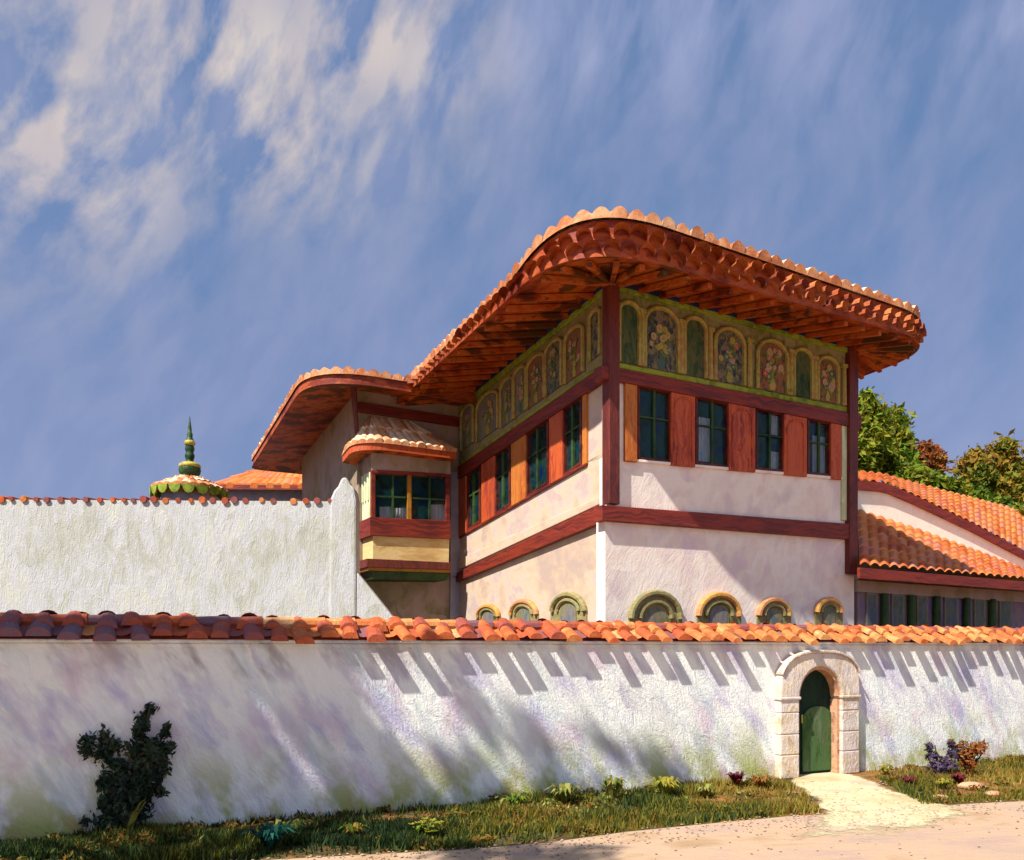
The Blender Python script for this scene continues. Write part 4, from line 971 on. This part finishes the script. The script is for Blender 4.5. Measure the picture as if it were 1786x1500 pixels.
b = MB(); b.tube([p, p+Vector((-.1, 0, .55))], [.02, .008], 6); b.tube([p, p+Vector((.2, 0, .6))], [.02, .008], 6); b.build('stem', 'bark', pb)
leafcloud('foliage', [(tuple(p+Vector((dx, 0, z))), r, w) for dx, z, r, w in ((-.05, .15, .16, .8), (-.14, .35, .12, .6), (-.2, .52, .07, .3), (.16, .2, .15, .7), (.2, .4, .11, .5), (.18, .56, .06, .3))], 'shadow_leaf', pb, .05, 200, seed=32)  # purple leaf clumps stand in for a violet shadow on the wall

# ------------------------------------------------------------------ world: sky, clouds; sun
w = bpy.data.worlds.new("World"); S.world = w; w.use_nodes = True; t = NT(w.node_tree)
bg = w.node_tree.nodes['Background']
sky = t.n('ShaderNodeTexSky', sky_type='NISHITA'); sky.sun_disc = False
sky.sun_elevation = ELEV; sky.sun_rotation = math.atan2(SUN.x, SUN.y); sky.ozone_density = 3.0; sky.dust_density = .6; sky.air_density = 1.2
d = t.n('ShaderNodeTexCoord').outputs['Generated']
sx = t.n('ShaderNodeSeparateXYZ'); t.L.new(d, sx.inputs[0])
az = t.m('ARCTAN2', sx.outputs[0], sx.outputs[1]); el = t.m('ARCSINE', sx.outputs[2])
cb_ = t.n('ShaderNodeCombineXYZ'); t.L.new(az, cb_.inputs[0]); t.L.new(el, cb_.inputs[1])
wob = t.noise(d, 3.0, 2)
ad = t.n('ShaderNodeVectorMath', operation='MULTIPLY_ADD'); t.L.new(wob.outputs['Color'], ad.inputs[0]); ad.inputs[1].default_value = (.12, .12, 0); t.L.new(cb_.outputs[0], ad.inputs[2])
st1 = t.noise(t.mapping(ad.outputs[0], (17, 9, 1), (0, 0, math.radians(-40))), 1, 5, .6).outputs[0]   # slanting streaks of cloud
st2 = t.noise(t.mapping(ad.outputs[0], (9, 4, 1), (0, 0, math.radians(-20))), 1, 5, .62).outputs[0]
vor = t.n('ShaderNodeTexVoronoi', feature='SMOOTH_F1'); vor.inputs['Smoothness'].default_value = .85; t.L.new(t.mapping(ad.outputs[0], (46, 17, 1), (0, 0, math.radians(-38))), vor.inputs['Vector']); vor.inputs['Scale'].default_value = 1
vsp = t.n('ShaderNodeSeparateColor'); t.L.new(vor.outputs['Color'], vsp.inputs[0])
st2 = t.m('ADD', st2, t.m('MULTIPLY', t.m('SUBTRACT', vsp.outputs[0], .5), .17))
st1 = t.m('ADD', st1, t.m('MULTIPLY', t.m('SUBTRACT', vsp.outputs[1], .5), .22))
big_ = t.noise(d, 2.6, 4).outputs[0]
def blob(x, y, ra, re):
    a0 = math.atan((x-CX)/F); e0 = math.atan((HY-y)/math.hypot(F, x-CX))
    A = t.m('MULTIPLY', t.m('SUBTRACT', az, a0), 1/ra); E = t.m('MULTIPLY', t.m('SUBTRACT', el, e0), 1/re)
    return t.m('POWER', 2.718, t.m('MULTIPLY', t.m('ADD', t.m('MULTIPLY', A, A), t.m('MULTIPLY', E, E)), -1))
m1 = t.m('MAXIMUM', blob(380, 110, .24, .10), t.m('MAXIMUM', blob(90, 210, .15, .12), t.m('MAXIMUM', blob(640, 70, .14, .07), blob(480, 240, .12, .07))))
cl = t.m('MULTIPLY', m1, t.m('MULTIPLY', t.m('SUBTRACT', st1, .36), 4.2, clamp=True), clamp=True)
m2_ = t.m('MAXIMUM', blob(1150, 40, .28, .06), t.m('MULTIPLY', blob(1640, 60, .2, .06), .8))
cl2 = t.m('MULTIPLY', t.m('MULTIPLY', m2_, t.m('MULTIPLY', t.m('SUBTRACT', st2, .38), 4, clamp=True)), .45, clamp=True)
back_ = t.m('MULTIPLY', t.m('MULTIPLY', t.m('SUBTRACT', big_, .40), 6, clamp=True), t.m('MULTIPLY', t.m('ADD', t.m('MULTIPLY', sx.outputs[1], -1), .1), 1.5, clamp=True), clamp=True)   # unseen cloud bank added behind the viewer to raise the ambient light
skyc = t.mix(1.0, sky.outputs[0], (.07, .07, .07, 1), 'MULTIPLY')
hue = t.mix(t.m('MULTIPLY', t.m('SUBTRACT', st2, .3), 2, clamp=True), lin('#516a91'), lin('#787f9d'))
low_ = t.m('SUBTRACT', 1.0, t.m('MULTIPLY', el, 2.0), clamp=True)
hue = t.mix(t.m('MULTIPLY', low_, .5), hue, lin('#77789f'))
skyc = t.mix(.82, skyc, hue)
ccol = t.mix(st2, lin('#9c8f98'), lin('#c0b7a6'))
skyc = t.mix(t.m('MULTIPLY', cl2, 1.0), skyc, lin('#9096b4'))
skyc = t.mix(t.m('MULTIPLY', cl, .85), skyc, ccol)
skyc = t.mix(back_, skyc, (.32, .375, .53, 1))
t.L.new(skyc, bg.inputs[0]); bg.inputs[1].default_value = 1.0
sl = bpy.data.lights.new('sun', 'SUN'); sl.energy = 5.0; sl.angle = math.radians(.8); sl.color = (1, .955, .88)
so = bpy.data.objects.new('sun', sl); COL.objects.link(so); so.rotation_euler = SUN.to_track_quat('Z', 'Y').to_euler(); so.location = SUN*60
# ------------------------------------------------------------------ camera
cd = bpy.data.cameras.new('camera'); co = bpy.data.objects.new('camera', cd); COL.objects.link(co)
co.location = CAMP; co.rotation_euler = (PI/2, 0, 0); cd.sensor_width = 36; cd.sensor_fit = 'HORIZONTAL'; cd.lens = 36*F/1786; cd.shift_y = (HY-750)/1786; cd.clip_end = 2000
S.camera = co
S.view_settings.view_transform = 'Standard'; S.view_settings.look = 'None'; S.view_settings.exposure = 0.75; S.view_settings.gamma = 1
